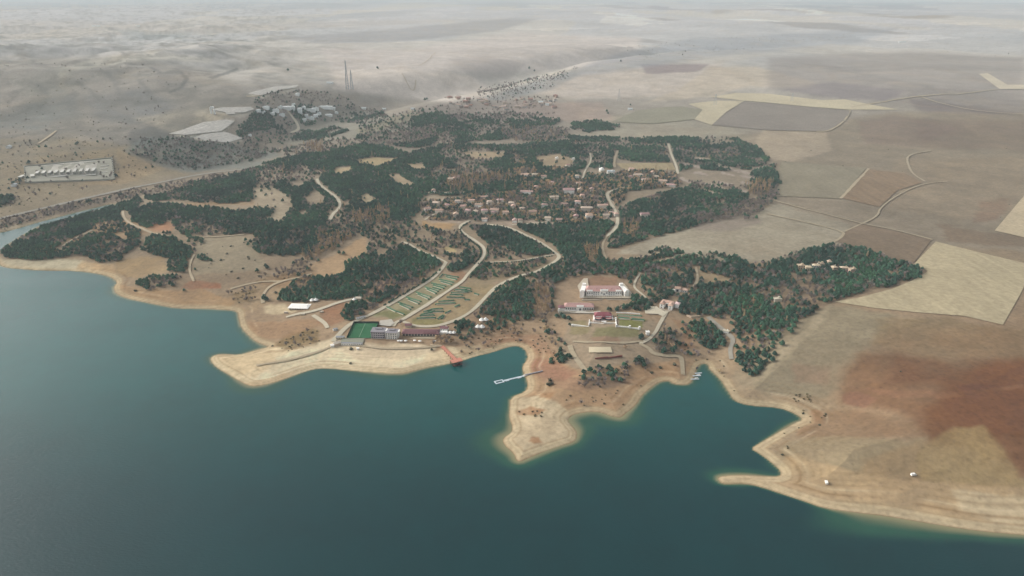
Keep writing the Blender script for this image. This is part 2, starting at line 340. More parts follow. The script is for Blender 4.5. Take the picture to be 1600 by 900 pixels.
# far belt: bluish valley and pale plots
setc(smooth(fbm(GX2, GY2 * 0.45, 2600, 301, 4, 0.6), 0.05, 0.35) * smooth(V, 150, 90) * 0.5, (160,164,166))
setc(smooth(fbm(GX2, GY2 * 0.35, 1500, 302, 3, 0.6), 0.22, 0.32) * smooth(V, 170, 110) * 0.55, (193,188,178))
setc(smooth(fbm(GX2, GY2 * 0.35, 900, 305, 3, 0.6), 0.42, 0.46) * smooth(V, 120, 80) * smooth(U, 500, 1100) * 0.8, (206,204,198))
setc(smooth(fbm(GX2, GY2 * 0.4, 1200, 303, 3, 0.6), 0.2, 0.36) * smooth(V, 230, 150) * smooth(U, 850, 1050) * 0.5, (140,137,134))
PAINT = [
 # left mountains
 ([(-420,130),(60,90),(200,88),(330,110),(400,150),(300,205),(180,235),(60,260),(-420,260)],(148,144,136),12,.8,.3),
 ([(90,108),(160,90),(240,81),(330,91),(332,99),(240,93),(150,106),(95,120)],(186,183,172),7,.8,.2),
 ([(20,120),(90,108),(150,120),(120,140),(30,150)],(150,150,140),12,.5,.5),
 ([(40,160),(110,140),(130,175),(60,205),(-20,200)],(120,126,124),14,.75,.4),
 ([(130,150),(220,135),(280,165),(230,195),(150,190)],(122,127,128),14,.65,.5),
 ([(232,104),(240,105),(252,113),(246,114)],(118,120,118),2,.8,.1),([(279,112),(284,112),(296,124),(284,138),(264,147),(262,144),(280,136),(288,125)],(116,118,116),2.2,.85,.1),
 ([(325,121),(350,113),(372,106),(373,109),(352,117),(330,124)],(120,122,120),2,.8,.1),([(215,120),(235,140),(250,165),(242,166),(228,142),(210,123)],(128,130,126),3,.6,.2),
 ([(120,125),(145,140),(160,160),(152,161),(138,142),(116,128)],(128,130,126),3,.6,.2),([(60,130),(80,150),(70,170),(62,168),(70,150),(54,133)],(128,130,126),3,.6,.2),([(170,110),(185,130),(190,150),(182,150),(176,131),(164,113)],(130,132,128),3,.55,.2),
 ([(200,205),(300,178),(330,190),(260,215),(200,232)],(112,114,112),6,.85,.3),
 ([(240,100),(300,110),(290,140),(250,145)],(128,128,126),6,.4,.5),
 ([(210,185),(330,165),(400,165),(340,200),(270,210)],(176,168,152),8,.7,.2),
 ([(0,30),(300,38),(800,28),(600,40),(200,55),(0,62)],(184,178,170),5,.5,.2),
 ([(420,60),(560,50),(690,38),(800,28),(840,30),(780,48),(640,64),(500,68)],(160,160,160),4,.8,.1),
 ([(180,46),(300,52),(290,62),(200,62)],(154,162,162),5,.5,.2),
 ([(500,75),(640,78),(800,50),(1000,60),(1000,95),(860,110),(700,115),(520,112)],(198,191,184),9,.85,.05),
 ([(700,92),(760,86),(820,100),(800,122),(740,124)],(156,150,146),6,.5,.3),
 ([(520,110),(640,108),(740,120),(780,150),(700,160),(600,150),(520,140)],(206,198,188),9,.95,.05),
 ([(860,115),(1000,105),(1120,100),(1160,118),(1060,150),(900,155),(830,145)],(190,182,172),7,.9,.1),
 ([(1000,100),(1110,100),(1090,112),(1010,116)],(144,134,136),3,.7,.1),
 ([(1110,105),(1180,104),(1240,120),(1280,130),(1260,138),(1170,134),(1120,150),(1010,160),(1060,140)],(190,180,164),4,.8,.1),
 ([(1200,90),(1420,80),(1600,90),(1600,190),(1400,160),(1200,140)],(150,144,140),10,.7,.35),
 ([(1215,140),(1300,128),(1420,142),(1380,158),(1290,152)],(136,132,134),5,.6,.3),
 ([(1420,155),(1500,165),(1600,178),(1600,192),(1500,188),(1430,170)],(128,120,120),4,.6,.3),
 ([(860,125),(960,85),(1080,60),(1280,50),(1400,45),(1340,68),(1100,90),(980,110)],(150,156,162),8,.6,.4),
 ([(750,155),(860,120),(900,110),(905,118),(860,140),(780,158)],(140,146,148),5,.6,.3),
 # farmland to the right
 ([(1120,215),(1400,175),(2100,185),(2100,420),(1480,385),(1300,370),(1200,330),(1215,260)],(150,141,126),8,.85,.2),
 ([(1430,185),(2100,200),(2100,240),(1440,232)],(140,126,116),5,.6,.3),
 ([(1340,190),(1400,180),(1500,200),(1440,228),(1350,225)],(142,128,120),5,.6,.3),
 ([(1400,250),(1600,245),(1600,330),(1500,345),(1420,330),(1380,320)],(157,143,124),8,.6,.4),
 ([(1530,315),(1580,310),(1560,345),(1520,350)],(136,112,98),5,.5,.4),
 ([(1460,350),(1560,365),(2100,380),(2100,410),(1480,378)],(132,116,100),5,.7,.3),
 ([(1190,200),(1290,203),(1300,235),(1240,252),(1205,250),(1180,225)],(176,164,146),4,.8,.1),
 ([(960,395),(1010,375),(1100,352),(1210,318),(1330,350),(1320,380),(1290,398),(1200,410),(1100,408),(1040,398)],(163,157,140),4,.8,.2),
 ([(1080,350),(1130,338),(1180,335),(1190,350),(1130,362),(1090,360)],(142,132,122),4,.8,.3),
 ([(890,208),(960,200),(1120,205),(1180,215),(1130,222),(900,216)],(160,156,140),4,.5,.2),
 ([(930,188),(1000,172),(1100,190),(1180,205),(1120,216),(950,208)],(160,156,142),4,.7,.2),
 ([(800,160),(940,160),(960,188),(900,190),(800,182)],(170,154,144),5,.7,.3),
 ([(690,160),(860,158),(870,180),(700,184),(650,180)],(150,142,136),5,.7,.5),
 # big brown-red slope
 ([(1150,590),(1215,545),(1250,505),(1303,472),(1380,486),(1560,508),(2100,500),(2100,860),(1460,820),(1260,770),(1180,700),(1260,650),(1160,625)],(154,138,115),10,.9,.25),
 ([(1200,520),(1300,478),(1400,490),(1380,520),(1340,560),(1315,600),(1290,620),(1200,620),(1140,590)],(152,142,120),8,.9,.2),
 ([(1370,500),(1480,495),(1560,512),(1600,520),(1600,555),(1480,560),(1400,552),(1365,540)],(138,122,98),8,.8,.35),
 ([(1290,590),(1400,520),(1600,500),(2100,470),(2100,780),(1560,745),(1440,700),(1320,660)],(146,118,94),34,.5,.5),
 ([(1320,580),(1345,555),(1400,550),(1480,562),(1520,560),(2100,545),(2100,700),(1560,720),(1470,690),(1400,640),(1315,625)],(128,102,82),16,.95,.25),
 ([(1400,560),(1470,555),(1500,580),(1470,600),(1390,598)],(124,94,76),16,.8,.3),
 ([(1470,590),(1560,560),(2100,555),(2100,720),(1590,740),(1540,680),(1460,650)],(126,92,72),22,.98,.2),
 ([(1315,612),(1350,610),(1375,622),(1350,636),(1320,630)],(134,104,88),4,.8,.3),
 ([(1360,606),(1480,612),(1600,600),(1600,606),(1480,622),(1380,616)],(150,116,94),3,.6,.4),
 ([(1495,600),(1530,598),(1562,602),(1560,612),(1525,620),(1500,615)],(108,78,60),7,.6,.4),
 ([(1440,640),(1500,610),(2100,600),(2100,660),(1560,690),(1450,690)],(122,90,70),22,.85,.25),
 ([(1235,570),(1300,572),(1295,600),(1240,598)],(150,122,104),6,.5,.5),
 ([(1270,640),(1340,640),(1430,660),(1440,680),(1320,690),(1260,690),(1250,670)],(138,114,92),12,.8,.25),
 ([(1230,690),(1300,680),(1420,690),(1450,680),(1440,740),(1330,760),(1240,740),(1215,715)],(152,138,112),8,.8,.3),
 ([(1350,720),(1440,690),(1460,740),(1400,770),(1330,760)],(157,132,101),8,.6,.4),
 ([(1450,690),(1490,670),(1535,665),(1570,700),(1600,750),(2100,770),(1500,760),(1440,750),(1430,720)],(160,140,104),8,.8,.3),
 ([(1560,680),(2100,700),(2100,760),(1590,745)],(138,106,84),6,.8,.4),
 ([(1240,710),(1320,735),(1380,745),(1500,755),(2100,780),(2100,830),(1500,812),(1340,790),(1240,765),(1200,740)],(182,158,124),6,.75,.3),
 ([(1490,765),(1600,775),(2100,790),(2100,815),(1560,815),(1500,795)],(198,182,152),6,.7,.5),
 ([(1330,760),(1420,755),(1400,785),(1340,785)],(196,170,134),5,.6,.5),
 ([(1150,590),(1215,545),(1300,475),(1290,500),(1235,550),(1180,600),(1150,615)],(178,164,138),4,.6,.2),
 # central peninsula
 ([(825,545),(900,560),(1050,560),(1090,575),(1050,595),(1000,625),(975,650),(930,640),(880,655),(900,690),(812,722),(785,688),(798,620)],(176,148,118),5,.9,.2),
 ([(826,545),(870,575),(900,590),(960,590),(1000,600),(900,612),(850,600),(826,575)],(160,130,108),6,.8,.4),
 ([(830,560),(860,558),(905,585),(880,596),(835,585)],(158,118,100),5,.7,.4),
 ([(880,612),(930,608),(970,612),(1000,615),(985,635),(968,648),(920,636),(875,638)],(165,138,110),4,.85,.3),
 ([(985,590),(1010,572),(1060,568),(1075,580),(1040,594),(1010,602),(985,612)],(160,132,104),5,.8,.4),
 ([(905,592),(940,580),(985,585),(975,605),(920,608)],(140,126,110),5,.7,.5),
 ([(800,622),(845,618),(880,640),(890,668),(895,688),(860,700),(812,718),(790,688),(800,660)],(206,192,162),4,.8,.25),
 ([(802,645),(830,636),(850,642),(835,650),(806,650)],(164,122,90),2.5,.8,.3),
 ([(826,684),(838,682),(848,690),(835,694),(824,690)],(160,112,76),2.5,.85,.3),
 ([(840,615),(868,612),(860,622),(840,622)],(160,126,96),2.5,.8,.3),
 ([(1085,560),(1130,545),(1170,575),(1180,610),(1250,625),(1270,650),(1240,665),(1185,700),(1225,740),(1200,750),(1150,640),(1110,575)],(172,154,128),5,.7,.3),
 ([(1255,655),(1270,640),(1290,645),(1275,665),(1250,680)],(160,128,100),4,.6,.3),
 # mansion plateau
 ([(885,500),(1020,500),(1060,530),(1065,560),(1000,570),(905,580),(870,560),(885,520)],(156,142,122),4,.9,.2),
 ([(925,512),(1000,512),(1005,528),(930,528)],(124,124,88),3,.8,.2),
 ([(965,498),(1008,500),(1005,513),(968,512)],(128,132,84),1.5,.9,.1),
 ([(895,500),(918,500),(918,521),(893,521)],(138,130,98),2,.8,.2),
 ([(925,528),(970,528),(975,536),(930,536)],(150,118,98),2,.6,.2),
 ([(860,445),(905,430),(960,430),(985,445),(975,480),(900,480),(865,470)],(158,138,116),4,.8,.2),
 ([(905,434),(935,430),(965,434),(960,448),(905,448)],(152,122,102),3,.8,.2),
 ([(1045,500),(1070,505),(1085,540),(1060,548),(1060,520)],(160,128,102),3,.8,.2),
 ([(1085,540),(1120,530),(1140,545),(1120,560),(1090,560)],(168,148,124),3,.7,.3),
 # west side
 ([(330,556),(380,553),(450,540),(520,532),(560,560),(640,560),(700,545),(800,535),(815,542),(700,568),(600,584),(500,577),(395,604),(335,572)],(226,208,172),4,.9,.15),
 ([(440,556),(520,530),(530,520),(560,535),(690,540),(640,575),(520,575),(420,598),(370,590)],(232,216,184),4,.7,.2),
 ([(345,560),(420,552),(440,565),(400,590),(360,578)],(204,182,146),4,.7,.3),
 ([(380,598),(420,590),(470,578),(440,596),(396,604)],(196,150,110),3,.5,.2),
 ([(425,540),(450,522),(490,515),(502,520),(500,535),(450,548)],(128,112,82),3,.9,.3),
 ([(395,555),(450,545),(500,532),(500,540),(440,552)],(150,126,98),3,.7,.3),
 ([(385,500),(440,505),(490,500),(520,510),(490,515),(440,530),(400,530)],(164,134,106),4,.8,.3),
 ([(500,485),(545,470),(545,495),(520,510),(495,505)],(150,110,86),4,.8,.3),
 ([(415,480),(445,475),(465,488),(440,494),(415,490)],(204,188,156),3,.8,.2),
 ([(360,470),(375,455),(400,450),(395,465),(375,478)],(112,98,74),2.5,.8,.3),
 ([(330,480),(420,430),(500,425),(480,440),(410,480),(380,490)],(164,144,116),5,.7,.4),
 ([(300,432),(410,420),(400,380),(380,367),(322,370),(302,395)],(157,147,126),3,.9,.15),
 ([(180,440),(260,455),(320,450),(370,470),(360,483),(240,474),(185,462)],(176,146,112),4,.8,.3),
 ([(280,448),(310,440),(345,442),(350,450),(300,452)],(158,104,80),3,.7,.4),
 ([(180,405),(260,400),(262,425),(220,432),(180,425)],(166,144,112),4,.9,.2),
 ([(0,404),(100,406),(150,412),(140,424),(10,419)],(190,182,156),3,.85,.3),
 ([(130,410),(175,412),(190,440),(170,432),(120,424)],(184,158,124),3,.8,.3),
 ([(100,380),(140,350),(220,345),(275,352),(240,365),(200,375),(150,368)],(164,140,112),3,.8,.2),
 ([(228,348),(272,348),(272,362),(240,362)],(166,128,104),2.5,.8,.1),
 ([(395,295),(425,294),(455,308),(456,326),(437,348),(395,345)],(165,154,134),2.5,.9,.1),
 ([(290,315),(400,312),(400,322),(300,322)],(160,138,112),2.5,.8,.1),
 ([(265,292),(325,282),(328,290),(285,298)],(168,140,112),2.5,.8,.1),
 ([(485,418),(570,369),(574,398),(540,410),(537,428),(500,434)],(166,142,114),2,.9,.2),
 ([(400,440),(485,415),(500,434),(440,450)],(146,120,94),4,.7,.4),
 # terrace blocks of the allotment
 ([(575,494),(690,430),(722,440),(640,495),(612,503)],(148,144,116),2,.85,.2),
 ([(632,503),(735,440),(775,444),(740,486),(690,508),(650,510)],(158,142,112),2,.85,.2),
 ([(580,492),(625,484),(640,492),(610,502)],(120,122,86),2.5,.8,.2),
 ([(636,500),(690,498),(700,505),(650,510)],(128,126,88),2.5,.7,.2),
 ([(690,430),(720,425),(730,432),(715,442)],(146,108,84),2,.6,.2),
 ([(600,430),(660,415),(665,428),(600,470),(560,480)],(160,126,104),3,.5,.4),
 ([(730,430),(770,420),(870,405),(860,415),(790,432),(760,448),(735,445)],(148,136,112),3,.8,.3),
 # wash between the bays
 ([(735,500),(760,480),(820,520),(830,545),(760,550),(720,560),(715,540)],(156,132,108),4,.7,.4),
 ([(755,535),(800,520),(850,525),(880,560),(830,550),(800,538),(760,548)],(158,124,102),4,.7,.4),
 # river side and left plain
 ([(-420,225),(100,215),(260,235),(250,262),(300,270),(125,308),(0,338),(-420,345)],(152,142,122),6,.8,.3),
 ([(180,235),(240,245),(255,265),(200,285),(120,290),(190,262)],(170,152,126),4,.8,.2),
 ([(60,245),(200,228),(240,240),(180,248),(60,258)],(156,142,118),4,.5,.3),
 ([(0,345),(120,315),(260,292),(360,272),(420,262),(330,285),(200,312),(60,344),(0,362)],(136,126,116),4,.8,.5),
 ([(0,358),(60,345),(160,322),(225,303),(230,308),(175,320),(90,340),(0,368)],(176,164,140),2.5,.8,.2),
 ([(225,215),(300,210),(400,235),(440,240),(400,262),(300,270),(250,262),(190,235)],(126,134,130),5,.75,.3),
 ([(470,165),(560,165),(620,185),(680,180),(640,200),(560,215),(480,222),(440,232)],(142,144,134),6,.6,.4),
 ([(400,150),(480,140),(560,150),(570,170),(500,165),(400,170)],(168,160,148),5,.8,.3),
 ([(556,205),(640,172),(660,180),(600,202),(560,212)],(152,148,128),3,.6,.2),
 ([(264,210),(285,204),(320,191),(366,187),(358,200),(345,209),(310,211),(285,213)],(226,218,198),2,.95,.1),
 ([(300,216),(338,208),(356,207),(382,218),(354,225),(320,221)],(228,218,198),2,.95,.1),
 ([(382,149),(425,136),(467,133),(463,139),(445,145),(405,153)],(208,200,184),2,.8,.3),
 ([(328,173),(345,168),(392,167),(398,178),(375,184),(350,178)],(190,184,170),2,.8,.3),
 ([(310,178),(360,175),(345,190),(290,200)],(184,174,154),3,.7,.2),
 ([(1085,240),(1150,232),(1160,240),(1120,250),(1085,250)],(168,156,130),2.5,.8,.2),
 ([(835,245),(870,240),(900,250),(890,262),(850,262)],(164,148,124),2.5,.8,.2),
 ([(560,250),(580,247),(625,247),(610,254),(590,260),(562,256)],(178,162,130),2,.9,.1),
 ([(525,262),(548,260),(550,268),(535,273),(522,270)],(174,158,130),2,.9,.1),
 ([(632,256),(660,256),(665,264),(650,266)],(172,156,132),2,.9,.1),
 ([(725,238),(790,237),(785,248),(740,248)],(172,156,132),2,.9,.1),
 ([(605,273),(620,272),(646,288),(625,288)],(172,156,132),2,.8,.1),
 ([(556,312),(572,303),(590,312),(575,317)],(172,160,134),2,.8,.1),
 ([(660,348),(705,345),(712,352),(700,360),(665,358)],(180,150,112),2,.8,.3),
 ([(660,315),(960,300),(965,345),(840,352),(760,350),(665,345)],(176,160,144),5,.75,.5),
 ([(690,390),(716,388),(718,395),(700,397)],(190,172,130),1.5,.9,.1),
 ([(1250,405),(1340,405),(1345,420),(1290,425),(1250,418)],(180,150,132),3,.7,.3),
 ([(1085,425),(1150,430),(1160,445),(1100,450),(1080,440)],(158,142,116),3,.8,.3),
 ([(840,440),(852,430),(870,430),(862,445)],(160,140,120),3,.6,.3),
]
for a, b_ in [((1065,256),(1095,262)),((1085,248.5),(1112,250)),((1060,277),(1090,286)),((1085,270),(1105,273)),((1120,259),(1154,266)),((1095,285),(1135,297)),((1155,266),(1174,271)),((1127,270),(1147,274)),
 ((1155,274),(1180,279)),((1122,285),(1145,290)),((1162,285),(1180,291)),((1145,290),(1170,302)),((1175,266),(1197,260)),((1090,296),(1125,304))]:
    PAINT.append(([(a[0], a[1] - 2), (b_[0], b_[1] - 2), (b_[0], b_[1] + 2), (a[0], a[1] + 2)], (176,164,152), .8, .95, 0))
def cells(x, y, size, seed):
    x = x / size + 500; y = y / size + 500; ix = np.floor(x); iy = np.floor(y); best = np.full(x.shape, 9e9); val = np.zeros(x.shape)
    for dx in (-1, 0, 1):
        for dy in (-1, 0, 1):
            cx = ix + dx; cy = iy + dy
            d = np.abs(x - cx - hash2(cx, cy, seed)) + .8 * np.abs(y - cy - hash2(cx, cy, seed + 5)); k = d < best
            best = np.where(k, d, best); val = np.where(k, hash2(cx, cy, seed + 9), val)
    return val
cw = .9 * GX2 + .35 * GY2 + 60 * n300; cq = -.35 * GX2 + .9 * GY2 + 60 * n60
c1 = cells(cw * .55, cq, 420, 3); c2 = cells(cw * .6, cq, 900, 13)
farm = smooth(V, 330, 250) * smooth(U + 2.2 * V, 900, 1300) + smooth(V, 110, 60) * smooth(U, 250, 700)
farm = np.clip(farm, 0, 1)
PLOT = 1 + farm * ((c1 - .5) * .16 + (c2 - .5) * .12) + farm * np.where(c1 > .93, .18, 0) * smooth(V, 150, 110)
for poly, rgb, edge, amt, grain in PAINT:
    setc(soft(poly, edge, True, amt, grain), rgb)
slope = soft([(1200,600),(1300,480),(2100,500),(2100,850),(1250,760),(1180,700)], 20, True)
a1 = math.radians(28); st = fbm((GX2 * math.cos(a1) + GY2 * math.sin(a1)) * .12, (-GX2 * math.sin(a1) + GY2 * math.cos(a1)), 9, 811, 3, .6)
a2 = math.radians(-35); st2 = fbm((GX2 * math.cos(a2) + GY2 * math.sin(a2)) * .1, (-GX2 * math.sin(a2) + GY2 * math.cos(a2)), 22, 812, 3, .6)
PLOT = PLOT * (1 - .08 * smooth(U, 1080, 1220) * smooth(V, 170, 220) * (1 - smooth(V, 600, 700)))
PLOT = PLOT * (1 + slope * (.10 * st + .10 * st2)) * (1 + smooth(V, 420, 300) * smooth(U, 1000, 1250) * .05 * st2)
# pale and dark rings left by the falling lake level, following the shore at their own noisy width
inl = GSD
bw = 1 + 0.5 * fbm(GX2, GY2, 160, 401, 3)
ring = smooth(inl, 0.3, 1.6) * (1 - smooth(inl, 7 * bw, 13 * bw)) * (V > 400)
setc(ring * 0.6, (200,184,152))
setc(np.exp(-((inl - 16 * bw) / 1.8) ** 2) * 0.6 * smooth(n60, -0.3, 0.3) * (V > 420), (132,108,80))
setc(np.exp(-((inl - 9.5 * bw) / 1.2) ** 2) * 0.5 * (V > 420), (150,126,96))
setc(np.exp(-((inl - 5 * bw) / .9) ** 2) * 0.5 * (V > 400) * smooth(n15, -.5, .2), (158,140,110))
for q_, a_ in ((22, .4), (27, .45), (33, .35), (41, .3)):
    setc(np.exp(-((inl - q_ * bw) / 1.3) ** 2) * a_ * smooth(n60 + .5 * n15, -.4, .4) * (V > 440), (140,120,92) if q_ % 2 else (212,196,164))
setc((1 - smooth(inl, -0.5, 1.6)) * 0.75, (120,110,84))
# gullies and stains in the hills
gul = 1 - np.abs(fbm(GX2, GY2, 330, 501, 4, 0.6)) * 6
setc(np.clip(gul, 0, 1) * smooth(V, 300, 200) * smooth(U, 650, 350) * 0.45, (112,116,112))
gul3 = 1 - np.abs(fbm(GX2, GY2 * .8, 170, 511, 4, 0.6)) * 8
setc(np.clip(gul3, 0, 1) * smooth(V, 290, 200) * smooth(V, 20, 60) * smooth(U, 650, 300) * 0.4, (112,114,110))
gul2 = 1 - np.abs(fbm(GX2, GY2, 420, 502, 4, 0.55)) * 9
setc(np.clip(gul2, 0, 1) * smooth(V, 640, 420) * 0.16, (180,164,140))
# real surface colour: what stands in the photograph freed from the air in between
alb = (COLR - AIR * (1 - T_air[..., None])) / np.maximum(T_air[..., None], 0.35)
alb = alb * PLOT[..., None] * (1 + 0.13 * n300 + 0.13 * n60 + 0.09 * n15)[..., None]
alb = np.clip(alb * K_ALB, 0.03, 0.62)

def grid_mesh(name, X, Y, Z, m):
    nr, nc = X.shape
    co = np.stack([X, Y, Z], -1).reshape(-1, 3).astype(np.float32)
    i = np.arange(nr * nc).reshape(nr, nc)
    q = np.stack([i[:-1, :-1], i[:-1, 1:], i[1:, 1:], i[1:, :-1]], -1).reshape(-1, 4)
    me = bpy.data.meshes.new(name)
    me.vertices.add(len(co)); me.vertices.foreach_set('co', co.ravel())
    me.loops.add(q.size); me.loops.foreach_set('vertex_index', q.ravel().astype(np.int32))
    me.polygons.add(len(q))
    me.polygons.foreach_set('loop_start', np.arange(0, q.size, 4, dtype=np.int32))
    me.polygons.foreach_set('use_smooth', np.ones(len(q), bool))
    me.materials.append(m)
    me.update(); me.validate()
    o = bpy.data.objects.new(name, me); COL.objects.link(o)
    return o
def add_attr(o, name, kind, data):
    a = o.data.attributes.new(name, kind, 'POINT')
    a.data.foreach_set('color' if kind == 'FLOAT_COLOR' else 'value', data.ravel().astype(np.float32))

def ground_material(name, attr=True, col=(0.3, 0.25, 0.2), lines=None):
    m = bpy.data.materials.new(name); m.use_nodes = True
    nt = m.node_tree; b = nt.nodes['Principled BSDF']
    b.inputs['Roughness'].default_value = 0.95; b.inputs['Specular IOR Level'].default_value = 0.1
    if attr:
        at_ = nt.nodes.new('ShaderNodeAttribute'); at_.attribute_name = 'soil'; base = at_.outputs['Color']
    else:
        rgb = nt.nodes.new('ShaderNodeRGB'); rgb.outputs[0].default_value = (*col[:3], 1); base = rgb.outputs[0]
    tc = nt.nodes.new('ShaderNodeTexCoord')
    def noise(scale, detail, lo, hi, rough=0.6, vec=None):
        n = nt.nodes.new('ShaderNodeTexNoise'); n.inputs['Scale'].default_value = scale; n.inputs['Detail'].default_value = detail
        n.inputs['Roughness'].default_value = rough
        nt.links.new(vec or tc.outputs['Object'], n.inputs['Vector'])
        r = nt.nodes.new('ShaderNodeMapRange'); r.inputs['From Min'].default_value = 0.3; r.inputs['From Max'].default_value = 0.7
        r.inputs['To Min'].default_value = lo; r.inputs['To Max'].default_value = hi
        nt.links.new(n.outputs['Fac'], r.inputs['Value'])
        return r.outputs[0], n.outputs['Fac']
    def mulc(a, f):
        v = nt.nodes.new('ShaderNodeVectorMath'); v.operation = 'MULTIPLY'
        nt.links.new(a, v.inputs[0]); nt.links.new(f, v.inputs[1])
        return v.outputs[0]
    f1, h1 = noise(0.16, 6, 0.82, 1.16)
    f2, _ = noise(0.012, 5, 0.9, 1.1)
    c = mulc(mulc(base, f1), f2)
    # thinly spread low scrub and stones: small dark spots
    vo = nt.nodes.new('ShaderNodeTexVoronoi'); vo.inputs['Scale'].default_value = 0.14
    nt.links.new(tc.outputs['Object'], vo.inputs['Vector'])
    mr = nt.nodes.new('ShaderNodeMapRange'); mr.inputs['From Min'].default_value = 0.06; mr.inputs['From Max'].default_value = 0.34
    mr.inputs['To Min'].default_value = 0.84; mr.inputs['To Max'].default_value = 1.0
    nt.links.new(vo.outputs['Distance'], mr.inputs['Value'])
    c = mulc(c, mr.outputs[0]) if attr else c
    if lines:
        mp = nt.nodes.new('ShaderNodeMapping'); mp.inputs['Rotation'].default_value = (0, 0, lines[0])
        mp.inputs['Scale'].default_value = (lines[1] * .35, lines[1] * 0.012, 1)
        nt.links.new(tc.outputs['Object'], mp.inputs['Vector'])
        fl, _ = noise(1.0, 3, 1 - 1.8 * lines[2], 1 + 1.8 * lines[2], 0.5, mp.outputs[0])
        c = mulc(c, fl)
    nt.links.new(c, b.inputs['Base Color'])
    bp = nt.nodes.new('ShaderNodeBump'); bp.inputs['Strength'].default_value = 0.5; bp.inputs['Distance'].default_value = 1.2
    nt.links.new(h1, bp.inputs['Height']); nt.links.new(bp.outputs[0], b.inputs['Normal'])
    return m

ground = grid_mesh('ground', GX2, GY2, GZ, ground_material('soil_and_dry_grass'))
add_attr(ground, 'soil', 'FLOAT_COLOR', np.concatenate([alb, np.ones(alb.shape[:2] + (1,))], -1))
tag(ground, 'dry brown farmland and bare hills around the lake', kind='structure')

# ------------------------------------------------------------ lake
wr = np.concatenate([np.linspace(310, 860, 620), np.linspace(866, 1600, 40)])
wy = flat(800, wr)[1]
wy = wy[wy > -1e9]
wX = S[None, ::2] * np.maximum(wy, 420)[:, None] * 1.25
wX = np.where(np.abs(wX) > 0, wX, 0)
wY = np.broadcast_to(wy[:, None], wX.shape).copy()
back = np.array([[-200.0], [-1500.0], [-4000.0]])
wX = np.vstack([wX, np.repeat(wX[-1:], 3, 0) * np.array([[1.2], [2.2], [4.0]])])
wY = np.vstack([wY, np.broadcast_to(back, (3, wX.shape[1]))])
wsd = shore_sd(wX, wY)
shal = -wsd
dn = fbm(wX, wY, 130, 601, 3); dn2 = fbm(wX, wY, 40, 602, 3)
wu, wv = project(wX, np.maximum(wY, 60), 0 * wX)
wid = np.clip(4.5 + 6 * dn + 5 * dn2, 1.2, 60)
for (cx, cy, rx, ry, k) in [(790,690,90,30,60),(900,660,40,20,38),(1400,825,260,22,46),(400,610,70,16,24),(1250,670,40,20,20),(430,545,40,14,20),(970,655,60,14,20),(1130,740,60,16,12),(640,590,160,10,10)]:
    wid = wid + .5 * k * np.exp(-((wu - cx) / rx) ** 2 - ((wv - cy) / ry) ** 2)
depth = 1 - np.exp(-np.clip(shal, 0, None) / wid)
c_sh = lin((126,122,92)); c_md = lin((32,74,60)); c_dp = lin((0,47,50))
t = depth[..., None]
yf = smooth(wY, 470, 820)[..., None]
c_dp = c_dp * (1 - yf) + lin((8,76,74)) * yf
wc = np.where(t < 0.45, c_sh + (c_md - c_sh) * smooth(t / 0.45, 0, 1), c_md + (c_dp - c_md) * smooth((t - 0.45) / 0.5, 0, 1))
wc = wc * (1 + 0.16 * fbm(wX, wY, 260, 603, 3) + 0.09 * dn2 + .05 * fbm(wX, wY, 12, 604, 2))[..., None]
wm = bpy.data.materials.new('lake_water'); wm.use_nodes = True
nt = wm.node_tree; b = nt.nodes['Principled BSDF']
a_ = nt.nodes.new('ShaderNodeAttribute'); a_.attribute_name = 'tint'
nt.links.new(a_.outputs['Color'], b.inputs['Base Color'])
b.inputs['Roughness'].default_value = 0.22; b.inputs['IOR'].default_value = 1.333; b.inputs['Specular IOR Level'].default_value = 0.34
tc = nt.nodes.new('ShaderNodeTexCoord')
nz = nt.nodes.new('ShaderNodeTexNoise'); nz.inputs['Scale'].default_value = 0.35; nz.inputs['Detail'].default_value = 6; nz.inputs['Roughness'].default_value = 0.65
mp = nt.nodes.new('ShaderNodeMapping'); mp.inputs['Scale'].default_value = (0.7, 1.5, 1); mp.inputs['Rotation'].default_value = (0, 0, 0.5)
nt.links.new(tc.outputs['Object'], mp.inputs['Vector']); nt.links.new(mp.outputs[0], nz.inputs['Vector'])
bp = nt.nodes.new('ShaderNodeBump'); bp.inputs['Strength'].default_value = 0.5; bp.inputs['Distance'].default_value = 0.5
nt.links.new(nz.outputs['Fac'], bp.inputs['Height']); nt.links.new(bp.outputs[0], b.inputs['Normal'])
nz2 = nt.nodes.new('ShaderNodeTexNoise'); nz2.inputs['Scale'].default_value = 0.006; nz2.inputs['Detail'].default_value = 5
nt.links.new(mp.outputs[0], nz2.inputs['Vector'])
mr = nt.nodes.new('ShaderNodeMapRange'); mr.inputs['From Min'].default_value = 0.35; mr.inputs['From Max'].default_value = 0.65
mr.inputs['To Min'].default_value = 0.17; mr.inputs['To Max'].default_value = 0.27
nt.links.new(nz2.outputs['Fac'], mr.inputs['Value']); nt.links.new(mr.outputs[0], b.inputs['Roughness'])
lake = grid_mesh('lake', wX[::-1], wY[::-1], np.zeros_like(wX), wm)
add_attr(lake, 'tint', 'FLOAT_COLOR', np.concatenate([np.clip(wc, 0, 1), np.ones(wc.shape[:2] + (1,))], -1)[::-1])
tag(lake, 'dark teal lake water with greenish shallows along the bank', kind='structure')

